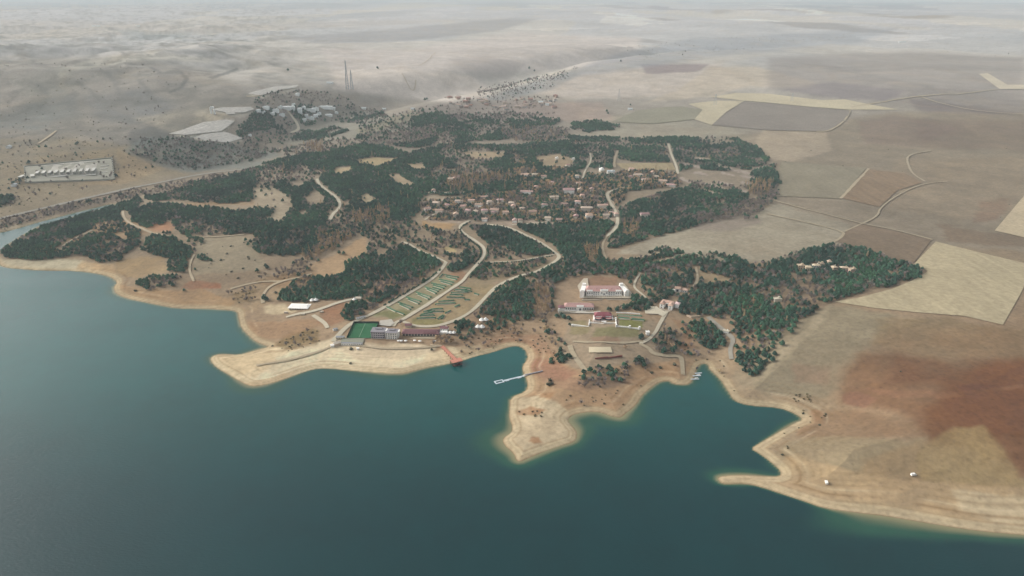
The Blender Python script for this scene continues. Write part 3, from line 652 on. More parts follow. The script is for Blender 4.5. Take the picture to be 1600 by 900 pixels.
# ------------------------------------------------------------ fields and roads laid on the ground
def lift(d): return 0.22 + 0.0005 * d
def drape(name, poly_px, m, extra=0.0, label=None, kind='structure', spacing=None):
    pw = np.array([at2(*p) for p in densify(poly_px + [poly_px[0]], 12)[:-1]])
    d = float(np.hypot(pw[:, 0], pw[:, 1]).mean())
    sp = spacing or max(6.0, d * 0.011)
    x0, y0 = pw.min(0); x1, y1 = pw.max(0)
    gx, gy = np.meshgrid(np.arange(x0 + sp / 2, x1, sp), np.arange(y0 + sp / 2, y1, sp))
    gx = gx.ravel(); gy = gy.ravel()
    if len(gx):
        k = poly_sd(gx, gy, pw) > sp * 0.35
        gx, gy = gx[k], gy[k]
    pts = [Vector((a, b_)) for a, b_ in pw] + [Vector((a, b_)) for a, b_ in zip(gx, gy)]
    n = len(pw)
    res = delaunay_2d_cdt(pts, [(i, (i + 1) % n) for i in range(n)], [list(range(n))], 1, 0.01)
    vs = np.array([(v.x, v.y) for v in res[0]])
    z = np.maximum(hgt(vs[:, 0], vs[:, 1]), 0) + lift(np.hypot(vs[:, 0], vs[:, 1])) + extra
    c = vs.mean(0)
    o = mesh_obj(name, [(a - c[0], b_ - c[1], z_) for (a, b_), z_ in zip(vs, z)], res[2], m, smooth_=True)
    o.location = (c[0], c[1], 0)
    return tag(o, label, kind=kind)
def strip(name, px_pts, w, m, extra=0.0, label=None):
    p = chaikin(chaikin([at2(*q) for q in px_pts])) if len(px_pts) > 2 else np.array([at2(*q) for q in px_pts])
    seg = densify(p, 7.0)
    t = np.gradient(seg, axis=0); t /= np.linalg.norm(t, axis=1)[:, None] + 1e-9
    nrm = np.stack([-t[:, 1], t[:, 0]], -1)
    wob = 1 + 0.22 * vnoise(seg[:, 0], seg[:, 1], 23, 7)
    vs, fs = [], []
    for k, f in enumerate((-0.5, 0.0, 0.5)):
        q = seg + nrm * (f * w * wob)[:, None]
        z = np.maximum(hgt(q[:, 0], q[:, 1]), 0) + lift(np.hypot(q[:, 0], q[:, 1])) + extra
        vs.append(np.column_stack([q, z]))
    n = len(seg)
    V3 = np.vstack(vs); c = V3[:, :2].mean(0)
    V3[:, :2] -= c
    for k in range(2):
        for i in range(n - 1):
            fs.append((k * n + i, (k + 1) * n + i, (k + 1) * n + i + 1, k * n + i + 1)[::-1])
    o = mesh_obj(name, V3, fs, m, smooth_=True)
    o.location = (c[0], c[1], 0)
    return tag(o, label, kind='structure')

def dehaze(rgb, py):
    x, y = flat(800, py); T = max(0.35, math.exp(-math.hypot(float(y), CAM_H) / HAZE_L))
    v = np.clip((lin(rgb) - AIR * (1 - T)) / T * K_ALB, 0.03, 0.65)
    return tuple(float(q) for q in v)
FIELDS = [
 ('pale stubble field above the lake slope', [(1303,472),(1340,466),(1394,452),(1432,436),(1450,424),(1427,414),(1462,378),(1530,395),(1606,413),(1604,440),(1592,464),(1567,508),(1505,494),(1436,489),(1367,482)], (182,170,142), (0.9,0.25,0.05)),
 ('pale field at the right edge', [(1554,361),(1602,304),(1660,290),(1700,385),(1620,376)], (190,176,150), (0.9,0.2,0.04)),
 ('dark grey fallow field in the distance', [(1112,196),(1136,176),(1162,160),(1200,162),(1260,168),(1328,173),(1322,187),(1292,206),(1200,204)], (146,141,134), None),
 ('grey green field beyond the wood', [(955,191),(997,173),(1040,168),(1065,167),(1097,172),(1085,187),(1020,194)], (152,150,136), None),
 ('cream strip of stubble', [(1085,187),(1098,172),(1075,163),(1120,158),(1163,158),(1134,176),(1112,196)], (190,182,160), None),
 ('long cream strip of stubble across the plain', [(1163,158),(1110,152),(1150,146),(1200,147),(1282,157),(1320,156),(1360,164),(1405,172),(1326,172),(1260,167),(1200,161)], (192,184,162), None),
 ('brown ploughed plot', [(1314,310),(1358,265),(1415,272),(1441,286),(1402,298),(1374,324)], (146,130,112), (0.5,0.2,0.07)),
 ('grey green winter crop', [(1222,253),(1354,263),(1311,311),(1212,307),(1206,290)], (146,140,124), (0.2,0.12,0.04)),
 ('dark brown fallow plot behind the wood', [(1348,351),(1400,362),(1456,375),(1427,412),(1390,404),(1345,392),(1308,379),(1321,362)], (134,121,106), (0.3,0.12,0.05)),
 ('bent cream strip at the right edge', [(1529,116),(1543,115),(1574,133),(1610,133),(1610,140),(1562,140)], (196,188,170), None),
 ('small orchard lawn', [(962,256),(1050,255),(1056,266),(975,266)], (166,154,128), (0.1,0.3,0.1)),
]
TERR = [('lower white quarry terrace with a ragged edge', [(303,216),(322,210),(352,207),(380,217),(356,224),(322,221)]),('upper white quarry terrace below the arched tower', [(264,210),(285,204),(318,192),(352,188),(367,190),(356,199),(346,206),(318,209),(290,212)]),
 ('pale levelled platform beside the arched tower', [(330,172),(348,169),(392,168),(398,172),(380,177),(350,176)]),('pale bare crest of the hilltop', [(388,147),(404,142),(430,136),(466,134),(462,138),(440,141),(425,146),(405,150)]),
 ('small white cleared plot on the hilltop', [(352,176),(366,175),(368,179),(354,180)])]
for lab, poly in TERR:
    drape('terrace', poly, ground_material('white_terrace_' + str(len(lab)), False, (.50, .475, .42), (.3, .3, .10)), extra=0.9, label=lab)
for k, (lab, poly, rgb, ln) in enumerate(FIELDS):
    cy = sum(p[1] for p in poly) / len(poly)
    drape('field', poly, ground_material('field_soil_%d' % k, False, dehaze(rgb, cy), ln), label=lab)

M_ROAD = mat('pale_gravel', A(200,190,166), 0.95, 0.08, 0.2)
M_TRACK = mat('dusty_track', A(182,166,138), 0.95, 0.1, 0.2)
M_TRACK2 = mat('faint_track', A(172,158,132), 0.95, 0.1, 0.2)
M_REDT = mat('red_soil_track', A(152,126,100), 0.95, 0.1, 0.2)
M_ASPH = mat('worn_asphalt', A(158,152,138), 0.9, 0.08, 0.2)
M_CONC = mat('concrete', A(196,190,176), 0.9, 0.08, 0.2)
ROADS = [
 ('road', 7, M_ROAD, [(520,534),(545,507),(575,494),(600,481),(640,458),(672,439),(690,422),(697,410)], 'pale road along the left side of the garden terraces'),
 ('road', 4.5, M_ROAD, [(697,410),(687,405),(675,400),(652,391),(640,382),(628,378)], 'short pale road in the wood above the terraces'),
 ('road', 6, M_ROAD, [(614,510),(618,504),(631,499),(643,491),(670,475),(706,451),(723,440),(730,430),(747,412),(757,400),(757,387),(742,376),(725,366),(716,354),(734,345)], 'pale road running up between the two garden blocks'),
 ('road', 6, M_ROAD, [(630,503),(645,509),(662,511),(683,510),(710,502),(728,493),(743,482),(763,460),(781,444),(812,431),(840,425),(862,413),(876,402),(867,395),(850,382),(830,372),(812,363),(790,354),(760,351)], 'pale loop road round the right of the gardens'),
 ('path', 3, M_ROAD, [(747,411),(775,410),(800,409),(830,405),(867,398)], 'narrow pale path across the wood'),
 ('road', 6, M_ROAD, [(949,369),(960,360),(966,347),(963,331),(955,320),(950,310),(948,302),(960,297),(985,291)], 'pale road curving down from the village'),
 ('path', 4, M_TRACK, [(949,369),(942,380),(941,390),(947,405)], 'dirt path below the village road'),
 ('road', 6, M_ROAD, [(1044,225),(1050,245),(1057,260),(1059,272)], 'straight pale road by the orchard'),
 ('road', 6, M_TRACK, [(965,236),(960,250),(960,262)], 'pale lane left of the orchard lawn'),
 ('path', 4, M_TRACK, [(980,405),(1005,401),(1032,395)], 'pale track on the edge of the wood'),
 ('path', 4, M_TRACK, [(1010,412),(1045,405),(1070,398)], 'second pale track in the wood edge'),
 ('road', 10, M_ASPH, [(-60,358),(0,342),(50,330),(125,312),(187,298),(250,286),(300,275),(350,268),(400,262),(440,255)], 'grey main road along the river valley'),
 ('path', 5, M_TRACK, [(97,386),(108,378),(122,371),(145,360)], 'sandy path in the headland pines'),
 ('path', 5, M_TRACK, [(192,330),(193,341),(205,351),(220,357),(240,366),(265,370)], 'sandy track crossing the headland'),
 ('path', 4, M_TRACK, [(318,371),(350,370),(382,367)], 'thin track above the meadow'),
 ('path', 3.5, M_TRACK, [(304,398),(297,412),(296,425),(303,440)], 'footpath beside the meadow'),
 ('road', 7, M_ROAD, [(551,468),(540,470),(523,475),(505,482),(485,488),(465,491),(447,496)], 'pale dirt road to the storage yard'),
 ('path', 5, M_TRACK, [(411,474),(410,462),(421,447),(447,438),(470,434),(487,428)], 'sandy track climbing from the shore'),
 ('path', 4, M_TRACK, [(360,452),(385,445),(410,440),(440,440)], 'faint track over the spur'),
 ('path', 6, M_ROAD, [(489,493),(500,500),(508,506),(512,513)], 'pale gravel patch below the dirt road'),
 ('road', 5, M_ROAD, [(1042,487),(1036,497),(1030,508),(1024,520),(1014,531),(1000,538)], 'pale drive from the house to the court'),
 ('road', 6, M_TRACK2, [(1000,538),(1015,545),(1020,553),(1040,557),(1064,556),(1066,570),(1067,586)], 'dusty road curving to the quay'),
 ('road', 6, M_TRACK2, [(890,540),(896,555),(905,568),(915,580)], 'dusty road left of the paved court'),
 ('road', 4, M_TRACK2, [(895,534),(930,536),(970,537),(1005,534)], 'dusty road behind the paved court'),
 ('road', 5.5, M_ASPH, [(1106,496),(1120,508),(1135,520),(1147,531),(1140,545),(1143,562)], 'grey lane through the right wood'),
 ('path', 4, M_TRACK, [(1087,418),(1090,430),(1089,440),(1084,448)], 'sandy path above the small white house'),
 ('path', 3, M_ROAD, [(1000,428),(992,440),(990,450),(1003,460),(1012,468)], 'pale garden path right of the mansion'),
 ('path', 6, M_TRACK, [(1313,311),(1335,288),(1357,264)], 'pale farm track beside the ploughed plot'),
 ('path', 5, M_TRACK2, [(1200,311),(1270,330),(1347,350),(1400,360),(1457,375)], 'farm track between the brown fields'),
 ('path', 5, M_TRACK2, [(1200,335),(1260,348),(1320,362),(1315,372),(1300,380)], 'farm track leading to the wood'),
 ('path', 3.5, M_TRACK2, [(1320,362),(1347,350),(1372,338),(1374,325),(1410,300),(1450,286),(1480,284)], 'winding pale track on the farmland'),
 ('path', 5, M_TRACK2, [(1455,236),(1420,242),(1416,252),(1425,272),(1445,284)], 'bending pale track in the far fields'),
 ('road', 8, M_TRACK, [(1330,168),(1380,160),(1420,152),(1460,149),(1512,146),(1560,140)], 'pale country road across the plain'),
 ('road', 8, M_TRACK, [(1440,152),(1482,165),(1535,175),(1600,179),(1660,180)], 'pale country road bending to the right'),
 ('path', 6, M_TRACK, [(1328,173),(1322,187),(1305,200),(1292,206),(1275,206)], 'pale track round the dark field'),
 ('road', 9, M_ROAD, [(448,172),(456,182),(464,192),(468,203),(455,208)], 'white road down from the hilltop buildings'),
 ('road', 6, M_ROAD, [(495,280),(499,289),(512,299),(525,308),(532,318),(530,326),(520,335),(515,345)], 'pale road bending through the pines'),
 ('road', 8, M_TRACK, [(385,151),(400,152),(425,142),(445,140)], 'pale road on the hilltop'),
 ('path', 4, M_TRACK, [(530,118),(590,108),(650,104),(670,95),(680,82)], 'eroded pale track on the far hill'),
 ('path', 4, M_TRACK, [(628,115),(640,140),(648,143),(650,125)], 'pale loop track on the far hill'),
 ('path', 6, M_TRACK, [(60,225),(75,215),(88,205)], 'pale track at the foot of the left hills'),
 ('path', 4, M_TRACK, [(560,540),(600,546),(650,545),(690,541)], 'beach path below the restaurant'),
 ('path', 4, M_TRACK, [(525,536),(512,545),(480,556),(440,566),(400,572)], 'track running onto the sand spit'),
 ('path', 4, M_ROAD, [(664,344),(676,336),(690,332),(705,331)], 'curved village lane'),
 ('path', 4, M_ROAD, [(800,352),(820,351),(840,349),(860,347)], 'village lane under the front houses'),
 ('path', 5, M_ROAD, [(668,302),(690,301),(710,302),(726,301)], 'pale lane above the village'),
 ('path', 4, M_ROAD, [(922,240),(924,252),(915,265),(910,280)], 'narrow lane between the upper houses'),
]
for k, (nm, w, m, pts, lab) in enumerate(ROADS):
    strip(nm, pts, w * 1.0, m, extra=0.12 + 0.004 * k, label=lab)
PAVED = [
 ('pavement', [(920,543.5),(954,543.5),(957,552),(920,552)], mat('pale_paving', A(214,200,168), .9, .05), 'cream paved court below the mansion'),
 ('pavement', [(902,448),(912,436),(918,436),(921,456),(968,457),(975,444),(980,450),(989,462),(985,467),(910,467)], mat('mansion_paving', A(200,188,166), .9, .07), 'pale terrace round the white mansion'),
 ('pavement', [(1007,480),(1026,480),(1030,483),(1042,490),(1036,496),(1028,492),(1008,491)], mat('yard_paving', A(206,196,172), .9, .07), 'pale forecourt of the right house'),
 ('pavement', [(871,485),(910,487),(920,489),(938,487),(938,491),(872,490)], M_CONC, 'pale forecourt of the left wing'),
 ('pavement', [(594,502),(612,500),(616,506),(610,511),(592,509)], M_CONC, 'concrete yard behind the lakeside buildings'),
 ('pavement', [(535,530),(570,530),(566,540),(530,540)], mat('grey_pad', A(150,150,132), .9, .07), 'grey pad of the containers'),
 ('pavement', [(38,262),(174,249),(178,280),(42,285)], mat('compound_gravel', dehaze((172,170,156), 268), .9, .1, .05), 'grey gravel ground of the walled works'),
 ('pavement', [(76,274),(84,258),(130,253),(152,256),(150,274),(80,275)], mat('compound_paving', dehaze((200,196,184), 265), .9, .12, .05), 'pale ground between the works rows'),
]
for k, (nm, poly, m, lab) in enumerate(PAVED):
    drape(nm, poly, m, extra=0.7 + 0.004 * k, label=lab)

# ------------------------------------------------------------ solid shapes
class G:
    def __init__(s): s.v = []; s.f = []
    def _add(s, vs, fs, c=(0, 0, 0), rz=0.0):
        n = len(s.v); cr, sr = math.cos(rz), math.sin(rz)
        s.v += [(c[0] + x * cr - y * sr, c[1] + x * sr + y * cr, c[2] + z) for x, y, z in vs]
        s.f += [tuple(n + i for i in f) for f in fs]
        return s
    def box(s, cx, cy, z0, sx, sy, h, rz=0.0, top=1.0):
        a, b = sx / 2, sy / 2
        vs = [(-a, -b, 0), (a, -b, 0), (a, b, 0), (-a, b, 0)] + [(x * top, y * top, h) for x, y in ((-a, -b), (a, -b), (a, b), (-a, b))]
        return s._add(vs, [(3, 2, 1, 0), (4, 5, 6, 7), (0, 1, 5, 4), (1, 2, 6, 5), (2, 3, 7, 6), (3, 0, 4, 7)], (cx, cy, z0), rz)
    def hip(s, cx, cy, z0, sx, sy, h, inset=0.5, rz=0.0, th=0.35):
        """hipped roof with a thick eave; inset 0 gives a gable"""
        a, b = sx / 2, sy / 2
        if a >= b:
            r = [(-a + b * inset * 2, 0, h), (a - b * inset * 2, 0, h)]
            tf = [(4, 5, 9, 8), (5, 6, 9), (6, 7, 8, 9), (7, 4, 8)]
        else:
            r = [(0, -b + a * inset * 2, h), (0, b - a * inset * 2, h)]
            tf = [(4, 5, 8), (5, 6, 9, 8), (6, 7, 9), (7, 4, 8, 9)]
        q = [(-a, -b), (a, -b), (a, b), (-a, b)]
        vs = [(x, y, -th) for x, y in q] + [(x, y, 0) for x, y in q] + r
        return s._add(vs, [(3, 2, 1, 0), (0, 1, 5, 4), (1, 2, 6, 5), (2, 3, 7, 6), (3, 0, 4, 7)] + tf, (cx, cy, z0), rz)
    def cyl(s, cx, cy, z0, r, h, n=10, r2=None, z1dx=0, z1dy=0):
        r2 = r if r2 is None else r2
        vs = [(r * math.cos(2 * math.pi * k / n), r * math.sin(2 * math.pi * k / n), 0) for k in range(n)]
        vs += [(z1dx + r2 * math.cos(2 * math.pi * k / n), z1dy + r2 * math.sin(2 * math.pi * k / n), h) for k in range(n)]
        fs = [(k, (k + 1) % n, n + (k + 1) % n, n + k) for k in range(n)] + [tuple(range(n))[::-1], tuple(range(n, 2 * n))]
        return s._add(vs, fs, (cx, cy, z0))
    def bar(s, p, q, w):
        p = Vector(p); q = Vector(q); d = q - p; L = d.length
        m = d.to_track_quat('Z', 'Y').to_matrix()
        a = w / 2; n = len(s.v)
        for zz in (0, L):
            for x, y in ((-a, -a), (a, -a), (a, a), (-a, a)):
                t = m @ Vector((x, y, zz)) + p; s.v.append(tuple(t))
        s.f += [tuple(n + i for i in f) for f in ((3, 2, 1, 0), (4, 5, 6, 7), (0, 1, 5, 4), (1, 2, 6, 5), (2, 3, 7, 6), (3, 0, 4, 7))]
        return s
    def prism(s, pts, z0, h):
        n = len(pts)
        vs = [(x, y, 0) for x, y in pts] + [(x, y, h) for x, y in pts]
        fs = [(k, (k + 1) % n, n + (k + 1) % n, n + k) for k in range(n)] + [tuple(range(n))[::-1], tuple(range(n, 2 * n))]
        return s._add(vs, fs, (0, 0, z0))
    def dome(s, cx, cy, z0, r, h, n=14, m=5):
        vs = []; fs = []
        for j in range(m):
            t = j / m * math.pi / 2
            vs += [(r * math.cos(t) * math.cos(2 * math.pi * k / n), r * math.cos(t) * math.sin(2 * math.pi * k / n), h * math.sin(t)) for k in range(n)]
        vs.append((0, 0, h))
        for j in range(m - 1):
            fs += [(j * n + k, j * n + (k + 1) % n, (j + 1) * n + (k + 1) % n, (j + 1) * n + k) for k in range(n)]
        fs += [((m - 1) * n + k, (m - 1) * n + (k + 1) % n, m * n) for k in range(n)]
        return s._add(vs, fs, (cx, cy, z0))
    def build(s, name, m, parent=None, smooth_=False):
        return mesh_obj(name, s.v, s.f, m, parent, smooth_)
def part(name, m, parent, *boxes):
    g = G()
    for b_ in boxes: g.box(*b_)
    return g.build(name, m, parent)
rnd = random.Random(7)
KEEP = []                                    # (x, y, radius): no trees here
def spot(px, py, r=None):
    p = at(px, py)
    if r: KEEP.append((p[0], p[1], r))
    return Vector(p)

M_WHITE = mat('white_plaster', (.88,.86,.80), .8, .05, .4)
M_CREAM = mat('cream_plaster', A(208,198,178,.85), .85, .08, .4, per_object=.12)
M_WALLV = mat('village_plaster', A(222,212,196,.95), .85, .08, .4, per_object=.22)
M_TERRA = mat('terracotta_tiles', A(196,164,146,.8), .85, .14, .8, per_object=.28)
M_PINKR = mat('faded_pink_tiles', A(198,158,150,.85), .85, .14, .9)
M_MAROON = mat('maroon_roof', A(158,92,98,.8), .7, .1, .6)
M_MAROON2 = mat('dull_maroon_roof', A(132,94,96,.8), .8, .1, .4)
M_GREYR = mat('grey_roof', A(150,146,150,.8), .8, .08, .4)
M_LILAC = mat('lilac_grey_wall', A(178,170,180,.8), .8, .06, .4)
M_GLASS = mat('dark_glass', (0.04,0.05,0.06), .25, .1, 1, spec=.6)
M_DARK = mat('dark_steel', (0.06,0.065,0.07), .6, .1, 1)
M_STEEL = mat('galvanised_steel', (0.22,0.23,0.24), .55, .1, 1)
M_MAST = mat('hazy_mast_paint', (0.34,0.36,0.38), .6, .1, 1)
M_DECK = mat('red_brown_deck', A(196,134,112,.9), .85, .12, .8)
M_PIERW = mat('dark_wood', A(84,58,52,.8), .85, .12, .8)
M_DOCK = mat('white_float', A(208,218,224,.9), .6, .05, .6)
M_FARW = mat('far_white_wall', (.84,.86,.84), .8, .06, .3, per_object=.1)
M_FARR = mat('far_grey_roof', (.52,.55,.54), .8, .06, .3, per_object=.15)
M_SAND = mat('sand_stone', A(206,186,160,.85), .9, .1, .6, per_object=.1)
M_GREEN = mat('clipped_green', A(84,124,94,.8), .9, .25, .5, per_object=.2)
M_TURF = mat('artificial_turf', A(44,112,70,.7), .9, .08, .1)
M_LINE = mat('pale_line', A(150,180,150,.8), .9, .03, .3)

def windows(parent, w, d, h, rows, n, z0=1.2, ww=1.1, wh=1.4, side=-1, name='window', m=None):
    for r_ in range(rows):
        for k in range(n):
            x = -w / 2 + (k + 0.5) * w / n
            z = z0 + r_ * (h - 0.4) / rows
            part(name, m or M_GLASS, parent, (x, side * (d / 2 + 0.01), z, ww, 0.12, wh))
def house(px, py, w, d, h, rot, label, cat='house', roof='hip', rm=None, wm_=None, rh=None, group=None, win=0, name='house', chimney=True, keep=None, porch=False):
    p = spot(px, py, keep or (max(w, d) * 0.62 + 1.5))
    p.y += d * 0.5
    p.z = float(hgt(p.x, p.y))
    t = empty(name, p, R(rot))
    tag(t, label, cat, group)
    rm = rm or M_TERRA; wm_ = wm_ or M_WALLV; rh = rh or min(w, d) * 0.24
    part('wall', wm_, t, (0, 0, -3, w, d, h + 3))
    if roof == 'flat':
        g = G().box(0, 0, h, w + .3, d + .3, .35)
        g.box(0, -d / 2 - .02, h + .35, w + .3, .3, .5).box(0, d / 2 + .02, h + .35, w + .3, .3, .5)
        ro = g.build('roof', rm, t)
        part('plant_room', wm_, ro, (w * .2, d * .1, h + .36, min(4, w * .3), min(3, d * .3), 2))
    else:
        ro = G().hip(0, 0, h + .3, w + 1.2, d + 1.2, rh, 0.5 if roof == 'hip' else 0.0).build('roof', rm, t)
        if chimney: part('chimney', wm_, ro, (w * .22, d * .12, h + .6, .9, .9, rh + .6))
    if porch: part('porch', wm_, t, (w * .15, -d / 2 - 1.3, -1, w * .45, 2.6, h * .55 + 1))
    if win:
        windows(t, w, d, h, max(1, int(h / 3)), win)
        part('door', M_DARK, t, (0, -d / 2 - .08, 0, 1.3, .14, 2.2))
    return t

# ---- the white mansion on its terrace
def mansion():
    p = spot(944, 464, 40); p.y += 12
    KEEP.append((p.x - 30, p.y, 16)); KEEP.append((p.x + 30, p.y, 16))
    t = empty('mansion', p)
    tag(t, 'long white mansion with a dusty pink roof and two splayed white end wings', 'mansion')
    g = G().box(0, 0, -4, 52, 17, 11)
    g.box(0, -9.2, -4, 11, 2.4, 12.4); g.box(-21, -9, -4, 8, 2, 11.6); g.box(21, -9, -4, 8, 2, 11.6)
    g.build('wall', M_WHITE, t)
    ro = G().hip(0, 0.8, 7.4, 53.5, 19, 5.2, .28).build('roof', M_PINKR, t)
    for x in (-19, -11, -3.5, 3.5, 11, 19):
        part('dormer', M_PINKR, ro, (x, -3.6, 8.6, 1.8, 2.6, 1.9))
    for x, wd in ((-21, 8.4), (0, 11.4), (21, 8.4)):
        G().hip(x, -9.2, 8.8 if x else 9.6, wd, 3, 1.3, 0.0).build('gable', M_WHITE, t)
    for sgn in (-1, 1):
        w_ = G(); w_.box(0, 0, -4, 6.2, 25, 12.8); w_.box(0, 0, 8.8, 6.8, 25.6, .5)
        w_.box(0, -11.5, 9.3, 4.2, 2.4, 2.0); w_.box(0, 11, 9.3, 5.4, 4.0, 3.2)
        o = w_.build('end_wing', M_WHITE, t); o.location = (sgn * 29.6, -1.2, 0); o.rotation_euler = (0, 0, R(sgn * 13))
    for k in range(16):
        x = -24 + k * 3.2
        if abs(x) < 5.5: continue
        yy = -8.56 if abs(abs(x) - 21) > 4.2 else -10.06
        for z in (0.8, 4.3): part('window', M_GLASS, t, (x, yy, z, 1.3, .14, 1.9))
    for x in (-3.6, 3.6): part('window', M_GLASS, t, (x, -10.46, 4.6, 1.3, .14, 2.2))
    part('door', M_DARK, t, (0, -10.5, 0, 2.6, .2, 4.6))
    g = G()
    for k in range(17): g.cyl(-25 + k * 3.1, -13.5, -1, .35, 4.2, 6)
    g.box(0, -13.5, 3.2, 51, 1.0, .5)
    g.build('colonnade', M_WHITE, t)
    part('entrance_stairs', M_CREAM, t, (0, -15.5, -2, 8, 3, 2.2))
    part('terrace_wall', M_CREAM, t, (-18, -21.5, -2.5, 30, .7, 3.0), (18, -21.5, -2.5, 30, .7, 3.0))
mansion()

def left_hall():
    p = spot(902, 485, 22); p.y += 6; KEEP.append((p.x - 20, p.y, 12)); KEEP.append((p.x + 18, p.y, 12))
    t = empty('hall', p, R(-2))
    tag(t, 'long low white hall with a pale pink tiled roof below the mansion', 'hall')
    part('wall', M_WHITE, t, (3, 0, -3, 40, 11, 8.4), (-21, -1.5, -3, 10, 9, 6.4), (4, -6, -3, 9, 1.8, 9))
    ro = G().hip(3, 0, 5.6, 42, 13, 3.4, .3).build('roof', M_PINKR, t)
    G().hip(-21, -1.5, 3.6, 11, 10.4, 2.2, .5).build('side_roof', M_MAROON2, t)
    part('ridge_cap', mat('pale_ridge', A(222,186,172,.85), .8, .05), ro, (3, 0, 8.95, 30, .9, .25))
    G().hip(4, -5.6, 6.2, 9.8, 3.2, 1.8, 0).build('gable', M_WHITE, t)
    for k in range(13):
        x = -15 + k * 3
        if abs(x - 4) < 4.4: continue
        part('window', M_GLASS, t, (x, -5.56, 1.3, 1.4, .14, 2.4))
    part('door', M_DARK, t, (4, -6.98, 0, 2.2, .14, 3.6))
    g = G()
    for k in range(12): g.cyl(-16 + k * 3.4, -9.5, -2.5, .3, 3.4, 6)
    g.box(2, -9.5, .9, 40, .6, .35); g.build('colonnade', M_WHITE, t)
    part('terrace_wall', M_CREAM, t, (-14, -12, -3.5, 24, .8, 4.6))
    part('corner_pier', M_WHITE, t, (-25.5, -8, -3, 1.8, 1.8, 6.5))
left_hall()

def pavilion():
    p = spot(943, 500, 16); p.y += 7
    t = empty('pavilion', p)
    tag(t, 'small dark red pavilion with two rounded front bays on the lawn', 'pavilion')
    part('wall', M_MAROON, t, (0, 2, -2, 22, 10, 6.2))
    G().hip(0, 2.5, 4.6, 23.6, 11, 3.2, .45).build('roof', M_MAROON, t)
    G().hip(0, -3.4, 3.4, 22.5, 3.6, .9, .1).build('porch_roof', M_MAROON2, t)
    for s_ in (-1, 1):
        G().cyl(s_ * 7, -5.2, -1, 4.2, 3.6, 14).build('rounded_bay', M_GLASS, t)
        G().cyl(s_ * 7, -5.2, 2.62, 4.7, .45, 14).build('bay_rim', mat('dusky_pink_trim', A(196,150,146,.85), .8, .05), t)
    G().hip(0, -4.2, 4.2, 5, 5, 2.4, 0).build('gable', M_MAROON, t)
    part('door', M_DARK, t, (0, -5.05, 0, 2, .2, 3))
    part('entrance_stairs', M_WHITE, t, (0, -12.2, -2, 6, 2.5, 2.6))
    part('side_wall', M_WHITE, t, (-12.4, -2.5, -2, 1.4, 11, 4.4)); part('side_wall', M_WHITE, t, (12.4, -2.5, -2, 1.4, 11, 4.4))
    part('white_trim', M_WHITE, t, (0, -5.5, 4.3, 20, .4, .35))
    # stepped plinth
    part('plinth', mat('pale_plinth', A(196,176,164,.85), .85, .06), t, (0, -7.5, -3, 30, 9, 3.1))
pavilion()

def wall_run(name, pts, h, w, m, label, cat, posts=True):
    P = [spot(*q) for q in pts]
    c = P[0].copy(); t = empty(name, c); tag(t, label, cat)
    for a, b_ in zip(P[:-1], P[1:]):
        d = b_ - a; L = math.hypot(d.x, d.y); ang = math.atan2(d.y, d.x)
        n = max(1, int(L / 12))
        for k in range(n):
            q = a + d * ((k + .5) / n) - c
            z = float(hgt(q.x + c.x, q.y + c.y)) - c.z
            part('wall_section', m, t, (q.x, q.y, z - 1.5, L / n + w * .3, w, h + 1.5, ang))
    if posts:
        for a in P:
            q = a - c
            part('pillar', m, t, (q.x, q.y, -1.5, w * 2, w * 2, h + 2.4))
wall_run('garden_wall', [(894,509.5),(920,510),(921,500)], 1.6, 1.1, M_WHITE, 'white stepped garden wall left of the red pavilion', 'garden wall')
wall_run('garden_wall', [(962,499),(963,510.5),(984,512.5),(999,515)], 1.6, 1.1, M_WHITE, 'white stepped garden wall right of the red pavilion', 'garden wall')
wall_run('garden_wall', [(921,505),(943,505.5),(962,505)], 1.0, .8, M_WHITE, 'low white wall in front of the red pavilion', 'garden wall', False)
wall_run('garden_wall', [(968,499),(985,500)], 1.4, .9, M_CREAM, 'short cream wall above the right lawn', 'garden wall', False)
wall_run('garden_wall', [(963,489),(980,489.5),(1000,491)], 1.2, .9, M_WHITE, 'white wall behind the long lawn strip', 'garden wall', False)
wall_run('brick_wall', [(930,561),(950,560),(972,557.5)], 2.2, 1.0, mat('old_brick', A(150,96,84,.8), .9, .15, .8), 'long low red brick wall below the paved court', 'brick wall', False)
wall_run('brick_wall', [(957,536),(968,537)], .8, .8, mat('old_brick'  , (0,0,0)), 'short low red brick wall above the paved court', 'brick wall', False)
wall_run('retaining_wall', [(1073,494),(1080,497),(1094,495)], 2.6, 1.2, M_SAND, 'pale stone retaining wall in the trees by the inlet', 'retaining wall', False)

def arch_house():
    p = spot(1043, 483, 15); p.y += 5
    t = empty('house', p, R(-28))
    tag(t, 'white house with a horseshoe shaped pink tiled roof beside the pale forecourt', 'house')
    part('wall', M_WHITE, t, (-6, 1, -3, 6, 13, 9.4), (6, 1, -3, 6, 13, 9.4), (0, 4.6, -3, 18, 6, 9.4))
    G().hip(-6, 1, 6.6, 7.2, 14, 2, .4).build('roof', M_TERRA, t)
    G().hip(6, 1, 6.65, 7.2, 14, 2, .4).build('roof', M_TERRA, t)
    G().hip(0, 5, 6.8, 19, 7.2, 2.6, .3).build('roof', M_TERRA, t)
    part('courtyard_arch', M_DARK, t, (0, 1.55, 0, 4.6, .2, 4.6))
    for x in (-6, 6):
        for z in (.8, 3.8): part('window', M_GLASS, t, (x, -5.56, z, 1.6, .14, 1.6))
    part('turret', M_WHITE, t, (13, 6.5, -3, 6, 7, 9.8))
    G().hip(13, 6.5, 7.1, 7, 8, 1.4, .5).build('turret_roof', mat('rosy_plaster', A(224,196,190,.9), .8, .05), t)
    part('retaining_wall', M_CREAM, t, (-2, -10.5, -3.5, 20, .9, 4.4))
arch_house()
